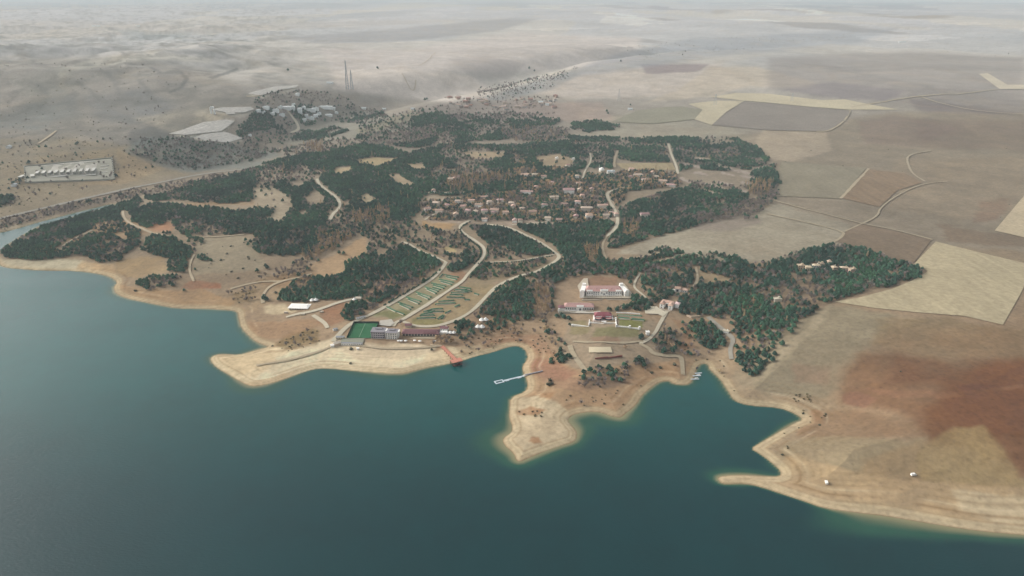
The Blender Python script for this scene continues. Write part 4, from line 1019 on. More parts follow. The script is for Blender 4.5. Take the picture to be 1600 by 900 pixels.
def small_villa():
    p = spot(1064, 457, 13); p.y += 4
    t = empty('house', p, R(-18))
    tag(t, 'small white villa with an arched front standing alone among the pines', 'house')
    part('wall', M_WHITE, t, (-4, 0, -3, 8, 8, 8), (5, 1, -3, 10, 7, 6.6))
    G().hip(-4, 0, 5.2, 9, 9, 2.2, 0).build('roof', M_TERRA, t)
    G().hip(5, 1, 3.8, 11, 8, 1.8, .4).build('roof', M_TERRA, t)
    part('arched_window', M_GLASS, t, (-4, -4.06, .4, 3.4, .14, 3.6))
    for x in (2.5, 5, 7.5): part('window', M_GLASS, t, (x, -2.56, 1, 1.2, .14, 1.6))
    part('porch', M_WHITE, t, (-10, -1, -3, 4, 3, 5))
small_villa()

# ---- lakeside buildings
def block(px, py, w, d, h, rot, wallm, roofm, rows, n, label):
    p = spot(px, py, w * .7); p.y += d / 2
    t = empty('apartment_block', p, R(rot)); tag(t, label, 'building')
    part('wall', wallm, t, (0, 0, -3, w, d, h + 3))
    part('roof', roofm, t, (0, 0, h + .01, w + 1, d + 1, .5), (0, d * .2, h + .5, w * .5, d * .35, 1.2))
    for side in (-1,):
        windows(t, w, d, h, rows, n, .9, w / n * .55, 1.5)
    for r_ in range(rows): part('ledge', M_WHITE, t, (0, -d / 2 - .12, r_ * (h - .4) / rows + .45, w + .2, .24, .3))
    part('stair_tower', M_WHITE, t, (w / 2 + 1.2, 1, -3, 2.4, d * .6, h + 3.4))
block(591, 529, 18, 13, 9.4, -4, M_LILAC, M_GREYR, 3, 6, 'lilac grey three storey block beside the green pitch')
block(612, 530, 15, 12, 9.0, -4, M_WHITE, M_GREYR, 3, 5, 'white three storey block with grey roof left of the restaurant')

def restaurant():
    p = spot(657, 526, 22); p.y += 7; KEEP.append((p.x - 18, p.y, 11)); KEEP.append((p.x + 20, p.y, 11))
    t = empty('restaurant', p, R(-1)); tag(t, 'long restaurant building with a dull maroon roof behind autumn trees', 'restaurant')
    part('wall', M_CREAM, t, (0, 0, -3, 48, 12, 7))
    G().hip(0, 0, 4.2, 50, 15, 2.8, .25).build('roof', M_MAROON2, t)
    G().hip(12, -3, 5.0, 16, 7, 2.2, .2).build('front_roof', M_MAROON2, t)
    for k in range(12): part('window', M_GLASS, t, (-22 + k * 4, -6.06, .8, 2.6, .14, 2.2))
    part('annex', M_WHITE, t, (29, 3, -3, 9, 6, 6)); part('veranda', M_SAND, t, (0, -9.5, -1, 44, 5, 1.1))
restaurant()
house(638, 512, 8, 6, 3, 0, 'little maroon roofed hut behind the restaurant', 'hut', 'gable', M_MAROON2, M_CREAM, name='hut')
house(694, 518, 10, 7, 4, -12, 'small white annex with maroon roof at the right end of the restaurant', 'annex', 'gable', M_MAROON2, M_WHITE, name='annex', win=3)

def tent(px, py, r_, h, label, peaks=1, rot=0):
    p = spot(px, py, r_ * 1.7); t = empty('tent', p, R(rot)); tag(t, label, 'tent')
    for k in range(peaks):
        x = (k - (peaks - 1) / 2) * r_ * 1.3
        G().cyl(x, 0, 2.4, r_, h - 2.4, 8, .25).build('canopy', M_WHITE, t)
        G().cyl(x, 0, -1, .12, h + 1.3, 6).build('mast', M_DARK, t)
        for a in range(4):
            G().cyl(x + r_ * .9 * math.cos(a * 1.57 + .78), r_ * .9 * math.sin(a * 1.57 + .78), -1, .1, 3.5, 5).build('pole', M_STEEL, t)
tent(756, 502, 4.2, 6, 'white twin peaked tent farther from the shore', 2, 12)
tent(750, 513, 4.4, 6, 'white twin peaked tent nearer the shore', 2, -5)
tent(704, 522, 3.4, 5, 'white three peaked tent at the end of the restaurant', 3, 0)
tent(491, 471, 4, 5.5, 'white peaked tent behind the storage yard', 2, 15)
tent(554, 470, 3.6, 5, 'white peaked tent at the end of the dirt road', 1, 0)
for px, py, lab in ((623,534.5,'white beach parasol, leftmost in front of the restaurant'),(627,534.5,'white beach parasol, second from the left in front of the restaurant'),(634,534.5,'white beach parasol between the twin parasols and the square one'),
                    (648,534,'white beach parasol below the middle of the restaurant'),(656,535,'small white beach parasol right of the middle of the restaurant'),(679,535,'white beach parasol by the start of the pier')):
    p = spot(px, py, 4); t = empty('parasol', p); tag(t, lab, 'parasol', 'white parasols along the beach')
    G().cyl(0, 0, 2.2, 2.3, 1.0, 8, .1).build('canopy', M_WHITE, t); G().cyl(0, 0, -.5, .07, 3.6, 6).build('pole', M_STEEL, t)

def container(px, py, w, d, h, rot, label, m=None):
    p = spot(px, py, w * .6); t = empty('container', p, R(rot)); tag(t, label, 'container')
    part('body', m or M_WHITE, t, (0, 0, .15, w, d, h)); part('roof_frame', M_STEEL, t, (0, 0, h + .16, w + .1, d + .1, .12))
    for k in range(int(w / 3)): part('window', M_GLASS, t, (-w / 2 + 1.6 + k * 3, -d / 2 - .02, 1.2, 1.2, .08, .9))
    part('door', M_STEEL, t, (w / 2 - 1, -d / 2 - .05, .2, .9, .08, 2))
container(543, 539, 15, 3.5, 3, -1, 'long white container on the grey pad above the sand')
container(560, 539, 11, 3, 2.6, -2, 'slimmer white container, right one on the grey pad')
container(553, 539, 2.5, 2.5, 2.6, 0, 'tiny white cabin between the two containers')
container(532, 529, 11, 5, 2.6, 3, 'pale container beside the road left of the pitch', M_CREAM)
container(564, 498, 13, 3, 2.6, 32, 'white trailer parked at the road fork above the pitch')
container(524, 516, 6, 3, 2.4, 30, 'small white cabin on the bank left of the pitch')
house(526, 541, 8, 6, 3.2, 30, 'small cream boathouse at the top of the sand spit', 'boathouse', 'gable', M_CREAM, M_SAND, name='boathouse')
house(519, 543, 4, 4, 2.5, 20, 'tiny white hut left of the boathouse', 'hut', 'gable', M_WHITE, M_WHITE, name='hut', chimney=False)
house(559, 547, 2.6, 2.4, 2.2, 0, 'tiny white kiosk alone on the sand', 'kiosk', 'gable', M_WHITE, M_WHITE, name='kiosk', chimney=False)
house(1012, 524, 4, 4, 4, 0, 'narrow white hut beside the drive', 'hut', 'gable', M_WHITE, M_WHITE, name='hut')
house(1135, 521, 7, 4, 2.8, -30, 'small pale hut beside the grey lane', 'hut', 'gable', M_CREAM, M_WHITE, name='hut')
house(560, 470, 8, 6, 3.4, -8, 'cream shed behind the storage yard in the trees', 'shed', 'gable', M_CREAM, M_CREAM, name='shed')
def storage():
    p = spot(466, 484, 20); p.y += 8; t = empty('storage_shed', p, R(-4)); tag(t, 'wide low white roofed storage shed in the pale yard', 'shed')
    part('wall', M_CREAM, t, (0, 0, -2, 27, 15, 4))
    G().hip(0, 0, 2.3, 30, 17, 1.6, .3).build('roof', M_WHITE, t)
    for k in range(7): part('doorway', M_DARK, t, (-11 + k * 3.6, -7.56, 0, 1.8, .12, 1.7))
storage()
for px, py, w, lab in ((447,489,5,'low stack of pale slabs at the left of the yard'),(473,492,6,'low stack of pale slabs beside the yard road'),(503,488,5,'flat white block stack by the dirt road')):
    p = spot(px, py, 5); t = empty('slab_stack', p, R(rnd.uniform(-20, 20))); tag(t, lab, 'slabs')
    for k in range(4): part('slab', M_CREAM, t, (rnd.uniform(-.2, .2), rnd.uniform(-.2, .2), k * .5, w, w * .5, .45))

# ---- football pitch and its fence
drape('playing_field', [(553,506),(591,506),(581,529),(542,529)], M_TURF, extra=.3, label='bright green artificial turf of the small pitch')
strip('pitch_marking', [(571,506.6),(561,528.6)], .5, M_LINE, .75, 'pale halfway line on the turf')
def fence(name, pts, h, label, m_p, m_n, gap=6):
    P = [spot(*q) for q in pts]; c = P[0].copy(); t = empty(name, c); tag(t, label, 'fence')
    for a, b_ in zip(P[:-1], P[1:]):
        d = b_ - a; n = max(1, int(d.length / gap))
        ang = math.atan2(d.y, d.x)
        for k in range(n):
            q = a + d * (k / n) - c; q2 = a + d * ((k + .5) / n) - c
            part('post', m_p, t, (q.x, q.y, q.z - .5, .22, .22, h + .5, ang))
            part('netting_panel', m_n, t, (q2.x, q2.y, q2.z, d.length / n, .08, h * .92, ang))
M_NET = mat('dark_green_netting', A(52,84,74,.6), .9, .1)
fence('fence', [(542,529.5),(553,505.5),(592,505.5),(582,529.5)], 3.6, 'dark green net fence round the football pitch', M_DARK, M_NET)

# ---- piers and docks
def pier():
    a = Vector((*at2(690, 541), 0)); b_ = Vector((*at2(712, 568), 0)); b_.z = 0
    c = a.copy(); t = empty('pier', c); tag(t, 'red brown wooden pier on posts with a square platform over the water', 'pier')
    d = b_ - a; L = math.hypot(d.x, d.y); ang = math.atan2(d.y, d.x); u = d / L; nrm = Vector((-u.y, u.x, 0))
    zt = 5.0
    part('deck', M_DECK, t, (d.x / 2, d.y / 2, zt, L, 4.6, .35, ang))
    e = d + u * 2
    part('platform', M_DECK, t, (e.x, e.y, zt - .01, 9, 14, .4, ang))
    for s_ in (-1, 1):
        g = G()
        for z in (zt + .7, zt + 1.25): g.bar(nrm * s_ * 2.3 + Vector((0, 0, z)), d + nrm * s_ * 2.3 + Vector((0, 0, z)), .12)
        for k in range(int(L / 3) + 1):
            q = u * (k * 3) + nrm * s_ * 2.3; g.bar(q + Vector((0, 0, zt + .35)), q + Vector((0, 0, zt + 1.3)), .12)
        g.build('railing', M_DECK, t)
    g = G(); cs = [e + u * x + nrm * y for x, y in ((-4.3, 6.8), (4.3, 6.8), (4.3, -6.8), (-4.3, -6.8))]
    for p1, p2 in zip(cs[:3], cs[1:]):
        for z in (zt + .8, zt + 1.4): g.bar(p1 + Vector((0, 0, z)), p2 + Vector((0, 0, z)), .14)
    g.build('railing', M_DECK, t)
    for k in range(int(L / 6) + 1):
        for s_ in (-1, 1):
            q = u * (k * 6 + 1) + nrm * s_ * 1.9
            G().cyl(q.x, q.y, -3, .3, zt + 3, 7).build('post', M_PIERW, t)
    for x in (-3.8, 0, 3.8):
        for y in (-6, -2, 2, 6):
            q = e + u * x + nrm * y; G().cyl(q.x, q.y, -3, .35, zt + 3, 7).build('post', M_PIERW, t)
    for x in (-3.8, 3.8):
        p1, p2 = e + u * x + nrm * -6.4, e + u * x + nrm * 6.4
        G().bar(p1 + Vector((0, 0, zt - .5)), p2 + Vector((0, 0, zt - .5)), .5).build('beam', M_PIERW, t)
    part('landing_stage', M_PIERW, t, (e.x + u.x * 3, e.y + u.y * 3, .5, 5, 12, .4, ang))
    r0 = Vector((*at2(672, 540.5), 0)) - c; g = G()
    hh = float(hgt(r0.x + c.x, r0.y + c.y))
    g.bar(r0 + Vector((0, 0, hh + .6)), Vector((0, 0, zt - .2)), 2.2).build('ramp', M_SAND, t)
pier()
def floating_dock():
    a = Vector((*at2(820, 587.5), 0)); b_ = Vector((*at2(786, 595.5), 0)); d = b_ - a; L = d.length; ang = math.atan2(d.y, d.x); u = d / L; n_ = Vector((-u.y, u.x, 0))
    t = empty('floating_dock', a); tag(t, 'thin white floating dock with a square frame at its end in the middle bay', 'dock')
    n = int(L / 4)
    for k in range(n):
        q = u * ((k + .5) * L / n); part('float', M_DOCK, t, (q.x, q.y, .05, L / n - .25, 2.2, .6, ang))
    e = d + u * 5
    for k, (x, y, sx, sy) in enumerate(((0, -2.6, 11, 1.5), (0, 2.6, 11, 1.5), (-5, 0, 1.4, 3.7), (5, 0, 1.4, 3.7))):
        q = e + u * x + n_ * y; part('float', M_DOCK, t, (q.x, q.y, .05, sx, sy, .6, ang))
    for k in (2, 6): 
        q = u * (k * 4) + n_ * 1.8; part('side_float', M_DOCK, t, (q.x, q.y, .06, 5, 1.2, .5, ang))
    g2 = Vector((*at2(848, 580.5), 0)) - a; zz = float(hgt(g2.x + a.x, g2.y + a.y))
    G().bar(Vector((0, 0, 1)), g2 + Vector((0, 0, zz + .5)), 1.7).build('gangway', M_GREYR, t)
    part('abutment', M_CREAM, t, (1, .5, -1, 4, 4, 2.4, ang))
floating_dock()
for px, py, L, rot, lab in ((1088,584,9,8,'small white jetty nearest the head of the right inlet'),(1085,588,10,5,'middle one of three small white jetties in the right inlet'),(1082,593,10,2,'outermost small white jetty in the right inlet')):
    p = spot(px, py); p.z = 0; t = empty('jetty', p, R(rot)); tag(t, lab, 'jetty', 'white jetties in the right inlet')
    part('deck', M_DOCK, t, (L / 2 - 2, 0, .6, L, 1.5, .3))
    for k in range(3):
        for s_ in (-1, 1): G().cyl(-1 + k * 3.4, s_ * .65, -2, .14, 2.9, 6).build('post', M_STEEL, t)
def boat(px, py, L, rot, label, m):
    p = Vector((*at2(px, py), 0)); t = empty('boat', p, R(rot)); tag(t, label, 'boat')
    w = L * .32; pts = [(-L / 2, -w / 2 * .8), (L * .1, -w / 2), (L * .36, -w * .3), (L / 2, 0), (L * .36, w * .3), (L * .1, w / 2), (-L / 2, w / 2 * .8)]
    g = G(); n = len(pts); vs = [(x * .85, y * .6, -.2) for x, y in pts] + [(x, y, .75) for x, y in pts] + [(x * .88, y * .8, .75) for x, y in pts] + [(x * .8, y * .7, .3) for x, y in pts]
    fs = [tuple(range(n))[::-1], tuple(range(3 * n, 4 * n))]
    for j in range(3): fs += [(j * n + k, j * n + (k + 1) % n, (j + 1) * n + (k + 1) % n, (j + 1) * n + k) for k in range(n)]
    g._add(vs, fs); g.build('hull', m, t)
    part('bench', M_DARK, t, (-L * .1, 0, .42, .4, w * .7, .1), (L * .15, 0, .42, .4, w * .6, .1))
    part('motor', M_DARK, t, (-L / 2 - .1, 0, .3, .35, .35, .9))
boat(1091, 586, 5.5, 20, 'small white boat moored beside the inner jetty', M_WHITE)
boat(1089, 575, 6, 60, 'dark boat drawn up at the head of the right inlet', M_DARK)
boat(1088, 591, 5, 15, 'small white boat moored beside the middle jetty', M_WHITE)

# ---- vans parked on the right shore
def van(px, py, rot, label):
    p = spot(px, py); t = empty('van', p, R(rot)); tag(t, label, 'van')
    g = G(); pr = [(-2.6, .5), (2.5, .5), (2.6, 1.3), (1.9, 1.5), (1.2, 2.5), (-2.6, 2.5)]
    vs = [(x, -1, z) for x, z in pr] + [(x, 1, z) for x, z in pr]; n = 6
    g._add(vs, [tuple(range(n)), tuple(range(n, 2 * n))[::-1]] + [((k + 1) % n, k, n + k, n + (k + 1) % n) for k in range(n)])
    g.build('body', M_WHITE, t)
    part('windscreen', M_GLASS, t, (1.66, 0, 1.6, .5, 1.7, .75))
    for x in (-1.6, 1.6):
        for y in (-.95, .95):
            w = G(); w._add([(x + .38 * math.cos(k * .785), y + dy, .42 + .38 * math.sin(k * .785)) for dy in (-.12, .12) for k in range(8)],
                            [(k, (k + 1) % 8, 8 + (k + 1) % 8, 8 + k) for k in range(8)] + [tuple(range(8))[::-1], tuple(range(8, 16))])
            w.build('wheel', M_DARK, t)
van(1291, 755, 80, 'white van parked on the pale ground behind the spit')
van(1427, 743, 10, 'lone white van standing on the brown slope')

# ---- green rows in the two garden blocks
def hedge_row(a, b_, w, h, label, group):
    A_, B_ = Vector(at(*a)), Vector(at(*b_)); d = B_ - A_; L = math.hypot(d.x, d.y); ang = math.atan2(d.y, d.x)
    c = (A_ + B_) / 2; c.z = float(hgt(c.x, c.y)); t = empty('hedge', c, ang); tag(t, label, 'hedge', group)
    n = max(3, int(L / 2.2)); vs = []; fs = []
    dz = (B_.z - A_.z)
    for k in range(n + 1):
        x = -L / 2 + L * k / n; zz = dz * (x / L)
        for y, z in ((-.55, -.5), (-.6, .6), (-.35, 1), (.35, 1), (.6, .6), (.55, -.5)):
            j = 1 + rnd.uniform(-.14, .14)
            vs.append((x + rnd.uniform(-.4, .4), y * w * j, (z * h * j if z > 0 else z) + zz))
    for k in range(n):
        for i in range(5): fs.append((k * 6 + i, k * 6 + 6 + i, k * 6 + 7 + i, k * 6 + 1 + i))
    fs += [tuple(range(6)), tuple(range(n * 6, n * 6 + 6))[::-1]]
    mesh_obj('foliage', vs, fs, M_GREEN, t)
    g = G(); g.box(0, -w * .95, -.6, L * .9, .6, 1.05 + abs(dz) * .5); g.build('kerb', M_CREAM, t)
    KEEP.append((c.x, c.y, L / 2 + 2))
HL = [(592,489,604,481),(604,480,620,488),(620,487,632,492),(604,479,618,472),(620,471,634,464),(622,473,645,481),(635,463,650,456),(635,465,658,472),(650,455,664,448),(650,457,674,465),(664,447,678,439),
      (664,449,685,456),(674,443,697,448),(687,434,692,429),(686,437,709,442),(694,430,717,434),(676,450,688,453),(610,484,624,483)]
HR = [(651,498,681,497),(684,499,692,493),(668,488,694,487),(690,499,694,494),(666,491,680,486),(680,476,712,474),(696,490,704,486),(711,480,718,477),(698,465,726,466),(726,469,734,469),(705,458,732,457),(741,459,748,461),(713,453,738,456),(657,492,676,489)]
HL = [q for q in HL if q[3] >= q[1] or q[1] < 436]
for q in list(HL):
    if abs(q[0] - q[2]) > 16: HL.append((q[0] + 3, q[1] + 3.1, q[2] - 3, q[3] + 3.4))
for q in list(HR):
    if abs(q[0] - q[2]) > 16: HR.append((q[0] + 5, q[1] - 4.0, q[2] - 2, q[3] - 4.2))
HL.sort(key=lambda q: -(q[1] + q[3])); HR.sort(key=lambda q: -(q[1] + q[3]))
ORD = ['first', 'second', 'third', 'fourth', 'fifth', 'sixth', 'seventh', 'eighth', 'ninth', 'tenth', 'eleventh', 'twelfth', 'thirteenth', 'fourteenth', 'fifteenth', 'sixteenth', 'seventeenth', 'eighteenth', 'nineteenth', 'twentieth'] + ['twenty first', 'twenty second', 'twenty third', 'twenty fourth', 'twenty fifth', 'twenty sixth', 'twenty seventh', 'twenty eighth', 'twenty ninth', 'thirtieth', 'thirty first', 'thirty second', 'thirty third', 'thirty fourth']
for k, q in enumerate(HL): hedge_row(q[:2], q[2:], 1.9 if abs(q[0] - q[2]) > 10 else 1.6, 1.8, 'green hedge row in the left garden block, %s up from the lake' % ORD[k], 'green hedge rows in the left garden block')
for k, q in enumerate(HR): hedge_row(q[:2], q[2:], 1.9, 1.8, 'green hedge row in the right garden block, %s up from the lake' % ORD[k], 'green hedge rows in the right garden block')
hedge_row((966,497), (984,498.5), 2, 1.8, 'dark clipped hedge above the right lawn, left half', None)
hedge_row((987,499), (1007,501), 2.6, 2.0, 'dark clipped hedge above the right lawn, thicker right half', None)
hedge_row((964,493), (1003,494), 1.6, 1.4, 'long thin hedge along the narrow lawn behind the pavilion', None)

# ---- village
rows = {
 'front': [(804,348,10,0),(813,349,9,4),(856,346,13,-6),(875,347,16,4),(900,343,10,-8),(921,343,15,0,'big'),(948,340,16,3),(963,339,9,8)],
 'middle': [(757,346,12,5),(771,337,9,-10),(802,327,10,0),(833,336,17,-4),(816,329,12,5),(851,325,13,-6),(893,332,14,2),(917,330,26,-3,'long'),(942,326,22,4),(955,336,12,6)],
 'upper': [(823,303,30,-6,'long'),(866,313,20,3),(882,322,15,6),(903,320,13,-5),(889,303,26,0,'big'),(906,299,11,10),(925,300,10,-4),(838,296,9,8),(910,310,10,4)],
 'left': [(668,330,13,20),(681,322,16,-12),(686,334,18,0),(698,324,11,10),(717,319,18,-8),(724,326,14,6),(736,318,15,0),(748,325,17,-6),(757,334,14,8),(743,334,11,0),(757,311,18,4),(731,334,11,-8),(765,320,12,10),(773,333,19,-10),(782,316,16,12),(799,322,12,0),(790,337,13,10),(712,340,11,0)],
 'hill': [(820,276,20,0),(836,277,16,8),(850,280,14,-6),(862,288,11,0),(905,289,12,5),(902,279,10,-5),(985,280,12,0),(997,276,26,0,'long'),(1008,285,14,4),(1036,287,20,-8),(1049,292,22,-14,'long'),(1026,280,12,0),(1020,272,10,6),(1008,340,20,6),(987,268,13,0),(888,262,12,5)],
 'wood': [(704,284,14,0),(713,279,18,-6),(1200/1.0-490,283,9,3),(677,301,10,0)],
}
rname = {'front': 'lowest row of the village', 'middle': 'middle row of the village', 'upper': 'upper row of the village', 'left': 'left quarter of the village', 'hill': 'top quarter of the village', 'wood': 'clearing above the left quarter'}
for key, lst in rows.items():
    lst = sorted(lst, key=lambda q: q[0])
    for k, q in enumerate(lst):
        kind = q[4] if len(q) > 4 else ''
        w = q[2] * .88; d = 8 + (q[2] % 3) if kind != 'long' else 9
        if kind == 'big': d = 14
        h = 6.2 if (k % 3) else 4.2
        if kind == 'big': h = 7.5
        rmat = [M_TERRA, mat('dusty_rose_tiles', A(190,158,150,.8), .85, .14, .8, per_object=.25), M_TERRA, mat('sun_bleached_tiles', A(206,186,166,.85), .85, .12, .7, per_object=.15)][(k * 7 + len(key)) % 4]
        look = {M_TERRA: 'terracotta', M_PINKR: 'pinkish'}.get(rmat, 'bleached')
        house(q[0], q[1], w, d, h, q[3], '%s %s roofed house, %s from the left in the %s' % ({'long': 'long', 'big': 'large white'}.get(kind, 'small' if w < 12 else 'mid sized'), look, ORD[k], rname[key]),
              roof='hip' if k % 2 else 'gable', rm=rmat, wm_=M_WHITE if kind == 'big' or k % 5 == 0 else None, group='village houses, ' + rname[key], porch=(k % 2 == 0), win=0, keep=w * .36 + 1, chimney=(k % 2 == 0))
house(955, 272, 18, 10, 6, 0, 'flat roofed blue white building right of the white dome', 'building', 'flat', mat('blue_white_roof', A(190,202,206,.9), .7, .05), M_WHITE, name='school_building')
house(870, 249, 8, 6, 4, 0, 'tiny white house alone above the village', 'house', 'flat', M_WHITE, M_WHITE)
house(896, 250, 7, 6, 4, 0, 'tiny white shed in the upper clearing', 'shed', 'flat', M_WHITE, M_WHITE, name='shed')
def dome():
    p = spot(940, 268, 10); p.z = float(hgt(p.x, p.y)); t = empty('dome', p); tag(t, 'round white dome on a low drum at the top of the village', 'dome')
    G().cyl(0, 0, -2, 6.2, 5.5, 16).build('drum', M_CREAM, t); G().dome(0, 0, 3.5, 6.4, 6.8).build('shell', M_WHITE, t, True)
    G().cyl(-6, 2, -2, .7, 18, 8, .4).build('slim_mast', M_WHITE, t)
dome()
# ---- stone houses in the right wood
for k, (px, py, w, rot, lab) in enumerate([(1252,421,14,5,'leftmost one of the sand coloured houses inside the right wood'),(1264,423,12,-8,'sand coloured house beside the leftmost one inside the right wood'),(1276,421,14,4,'tall pale house, middle of the cluster inside the right wood'),
        (1284,417,10,0,'narrow sand house at the back of the cluster inside the right wood'),(1304,424,9,10,'small sand house in the gap between the two clusters of the right wood'),(1320,424,15,-6,'sand coloured house, left one of the right hand cluster in the wood'),
        (1333,427,13,8,'sand coloured house, right one of the right hand cluster in the wood'),(1296,414,8,0,'small flat hut behind the cluster inside the right wood')]):
    house(px, py, w * .75, 7, 5 if k % 2 else 6, rot, lab, keep=w * .42, roof='flat' if k % 3 == 0 else 'hip', rm=M_SAND, wm_=M_SAND if k != 2 else M_WHITE, group='sand coloured houses in the right wood', win=3)
house(1216, 472, 10, 7, 4, 0, 'pale flat roofed hut half hidden on the edge of the right wood', 'hut', 'flat', M_CREAM, M_CREAM, name='hut')

# ---- hilltop campus
camp = [(425,180,10,6,'small white house left among the hilltop pines'),(437,170,10,6,'small white house behind the low hilltop building'),(474,171,10,7,'small white house behind the tall hilltop block'),(498,180,12,6,'white house before the long hilltop slab'),(478,183,10,6,'white house right of the white road bend'),(458,166,10,6,'white house high among the hilltop trees'),(525,178,10,5,'last white house at the right of the hilltop'),(411,178,9,5,'tiny white house low at the left of the hilltop'),(447,172,26,9,'long white building in the middle of the hilltop campus'),(430,176,18,8,'low white building left of the middle on the hilltop'),(468,178,14,16,'tall white block right of the white road on the hilltop'),(485,175,30,8,'white building right of the tall block on the hilltop'),
        (505,170,60,7,'very long white slab building on the hilltop'),(492,173,20,8,'white building tucked before the long slab on the hilltop'),(513,182,22,5,'curved looking white building at the right end of the hilltop'),(484,187,24,7,'cream building on the lower hilltop terrace'),
        (493,184,14,8,'small cream building on the lower hilltop terrace'),(415,171,18,7,'small white building left on the hilltop'),(464,150,12,7,'white hut on the crest of the hill'),(440,182,14,6,'low white building beside the start of the white road'),
        (457,173,12,12,'square white building beside the long one on the hilltop'),(403,176,12,6,'small white house at the left edge of the hilltop wood'),(475,190,12,6,'cream house below the tall hilltop block'),(520,172,14,6,'white house at the right end of the long slab')]
for k, (px, py, w, h, lab) in enumerate(camp):
    house(px, py, w * 1.0, 13, h, (k * 37) % 17 - 8, lab, 'building', 'flat', M_FARR if k % 2 else M_FARW, M_FARW, name='campus_building', group='white buildings on the hilltop', keep=w * .6)
house(390, 213, 8, 6, 4, 0, 'tiny white hut at the corner of the lower quarry', 'hut', 'flat', M_FARW, M_FARW, name='hut')
def arch_tower():
    p = spot(333, 178); t = empty('loading_tower', p); tag(t, 'white arched tower alone on the pale hillside platform', 'tower')
    part('leg', M_FARW, t, (-5, 0, -3, 4, 5, 22)); part('leg', M_FARW, t, (5, 0, -3, 4, 5, 16)); part('crossbeam', M_FARW, t, (0, 0, 16, 10, 5, 5))
arch_tower()
# ---- walled works on the left
M_BLOCKS = mat('pale_concrete_rows', (.52,.51,.46), .85, .08, .3, per_object=.12)
M_WW = mat('works_wall', dehaze((176,176,164), 268), .9, .05, .3)
wall_run('perimeter_wall', [(38,261),(175,247.5),(179,281),(40,286),(38,261)], 3.0, 1.6, M_WW, 'long pale perimeter wall round the walled works', 'wall', False)
WROWS = [(62 + 9.6 * k, 261 - .95 * k * .75, 58 + 9.8 * k, 275.5 - .35 * k) for k in range(10)]
OTH = [(157,260,170,258.8,12,'right of the rows, upper'),(157,264.5,168,263.8,10,'right of the rows, middle'),(158,270,168,269.6,9,'right of the rows, lower'),(48,268,52,279,10,'in the empty left yard'),(31,279,37,273,12,'outside the wall by the gate'),
       (60,278,104,276.5,9,'along the left of the lower edge'),(106,276.4,150,274.6,9,'along the right of the lower edge'),(66,260,100,257.2,8,'along the left of the upper edge'),(104,257,148,253,8,'along the right of the upper edge')]
for k, q in enumerate(WROWS + OTH):
    A_, B_ = Vector(at(q[0], q[1])), Vector(at(q[2], q[3])); d_ = B_ - A_; c = (A_ + B_) / 2; c.z = float(hgt(c.x, c.y)); L_ = math.hypot(d_.x, d_.y)
    t = empty('works_hall', c, math.atan2(d_.y, d_.x))
    tag(t, 'pale flat hall in the walled works, %s' % ('%s from the left of the ten parallel rows' % ORD[k] if k < 10 else q[5]), 'hall', 'halls inside the walled works')
    wd = q[4] * .7 if k >= 10 else 6 + (k * 5) % 5
    part('wall', M_WW, t, (0, 0, -3, L_, wd, 4.6)); part('roof', M_BLOCKS, t, (0, 0, 1.61, L_ + .6, wd + .6, .4))
# ---- far settlement and scattered roofs
far = []
r3 = random.Random(31)
for k in range(44):
    u = r3.uniform(0, 1); px = 695 + 175 * u; py = 163 + r3.uniform(-8, 10) - 8 * abs(u - .5)
    far.append((px, py, r3.uniform(9, 20)))
FARB = [('grey blue', dehaze((196,194,190), 162)), ('cream', dehaze((206,194,178), 162)), ('rosy', dehaze((186,168,158), 162))]
for k, (px, py, w) in enumerate(far):
    c = k % 3; m1 = mat('far_wall_%d' % c, FARB[c][1], .85, .06)
    house(px, py, w, 10, r3.uniform(4, 7), r3.uniform(-25, 25), 'tiny %s house in the far settlement at the head of the valley' % FARB[c][0], roof='hip' if k % 2 else 'gable', rm=mat('far_roof_%d' % c, dehaze([(176,160,150),(190,174,164),(168,140,132)][c], 162), .85, .06), wm_=m1,
          group='far %s houses at the head of the valley' % FARB[c][0], chimney=False, keep=w * .4)
for k, (px, py, w, lab) in enumerate([(150,41,120,'long pale roof on the far left plain'),(215,41,60,'short pale roof on the far left plain'),(845,161,24,'white farmhouse right of the far settlement'),(985,172,22,'low farm building beside the cream stubble strip'),(515,131,34,'lone white flat shed on the far hill'),(1410,66,90,'white farm shed far away on the right plain'),
        (568,171,22,'white hut at the edge of the hilltop wood'),(600,172,18,'pale hut in the saddle right of the hilltop'),(645,172,18,'pale hut left of the far settlement'),(855,165,16,'small roof right of the white farmhouse'),(12,232,14,'pale hut at the left edge above the works'),(20,292,12,'white hut by the left road junction')]):
    house(px, py, w * .7, 11, 4, r3.uniform(-8, 8), lab, 'shed', 'gable', M_FARR, M_FARW, name='farm_shed', chimney=False)

# ---- masts and pylons
def mast(px, py, top_px, w, label):
    p = spot(px, py); s = (p.y * CP - (p.z - CAM_H) * SP) / FPX; H = (py - top_px) * s
    t = empty('radio_mast', p); tag(t, label, 'mast')
    for sx_ in (-1, 1):
        for sy_ in (-1, 1): G().bar((sx_ * w, sy_ * w, 0), (sx_ * w * .15, sy_ * w * .15, H), 1.0).build('leg', M_MAST, t)
    n = 12
    for k in range(n):
        f0, f1 = 1 - .85 * k / n, 1 - .85 * (k + 1) / n; z0, z1 = H * k / n, H * (k + 1) / n; g = G()
        for a, b_ in (((-1, -1), (1, -1)), ((1, -1), (1, 1)), ((1, 1), (-1, 1)), ((-1, 1), (-1, -1))):
            g.bar((a[0] * w * f0, a[1] * w * f0, z0), (b_[0] * w * f1, b_[1] * w * f1, z1), .8)
        g.build('brace', M_MAST, t)
    G().cyl(0, 0, H, .6, H * .06, 6, .2).build('antenna', M_STEEL, t)
mast(543, 140, 97, 5, 'taller lattice radio mast, left one of the pair on the far hill')
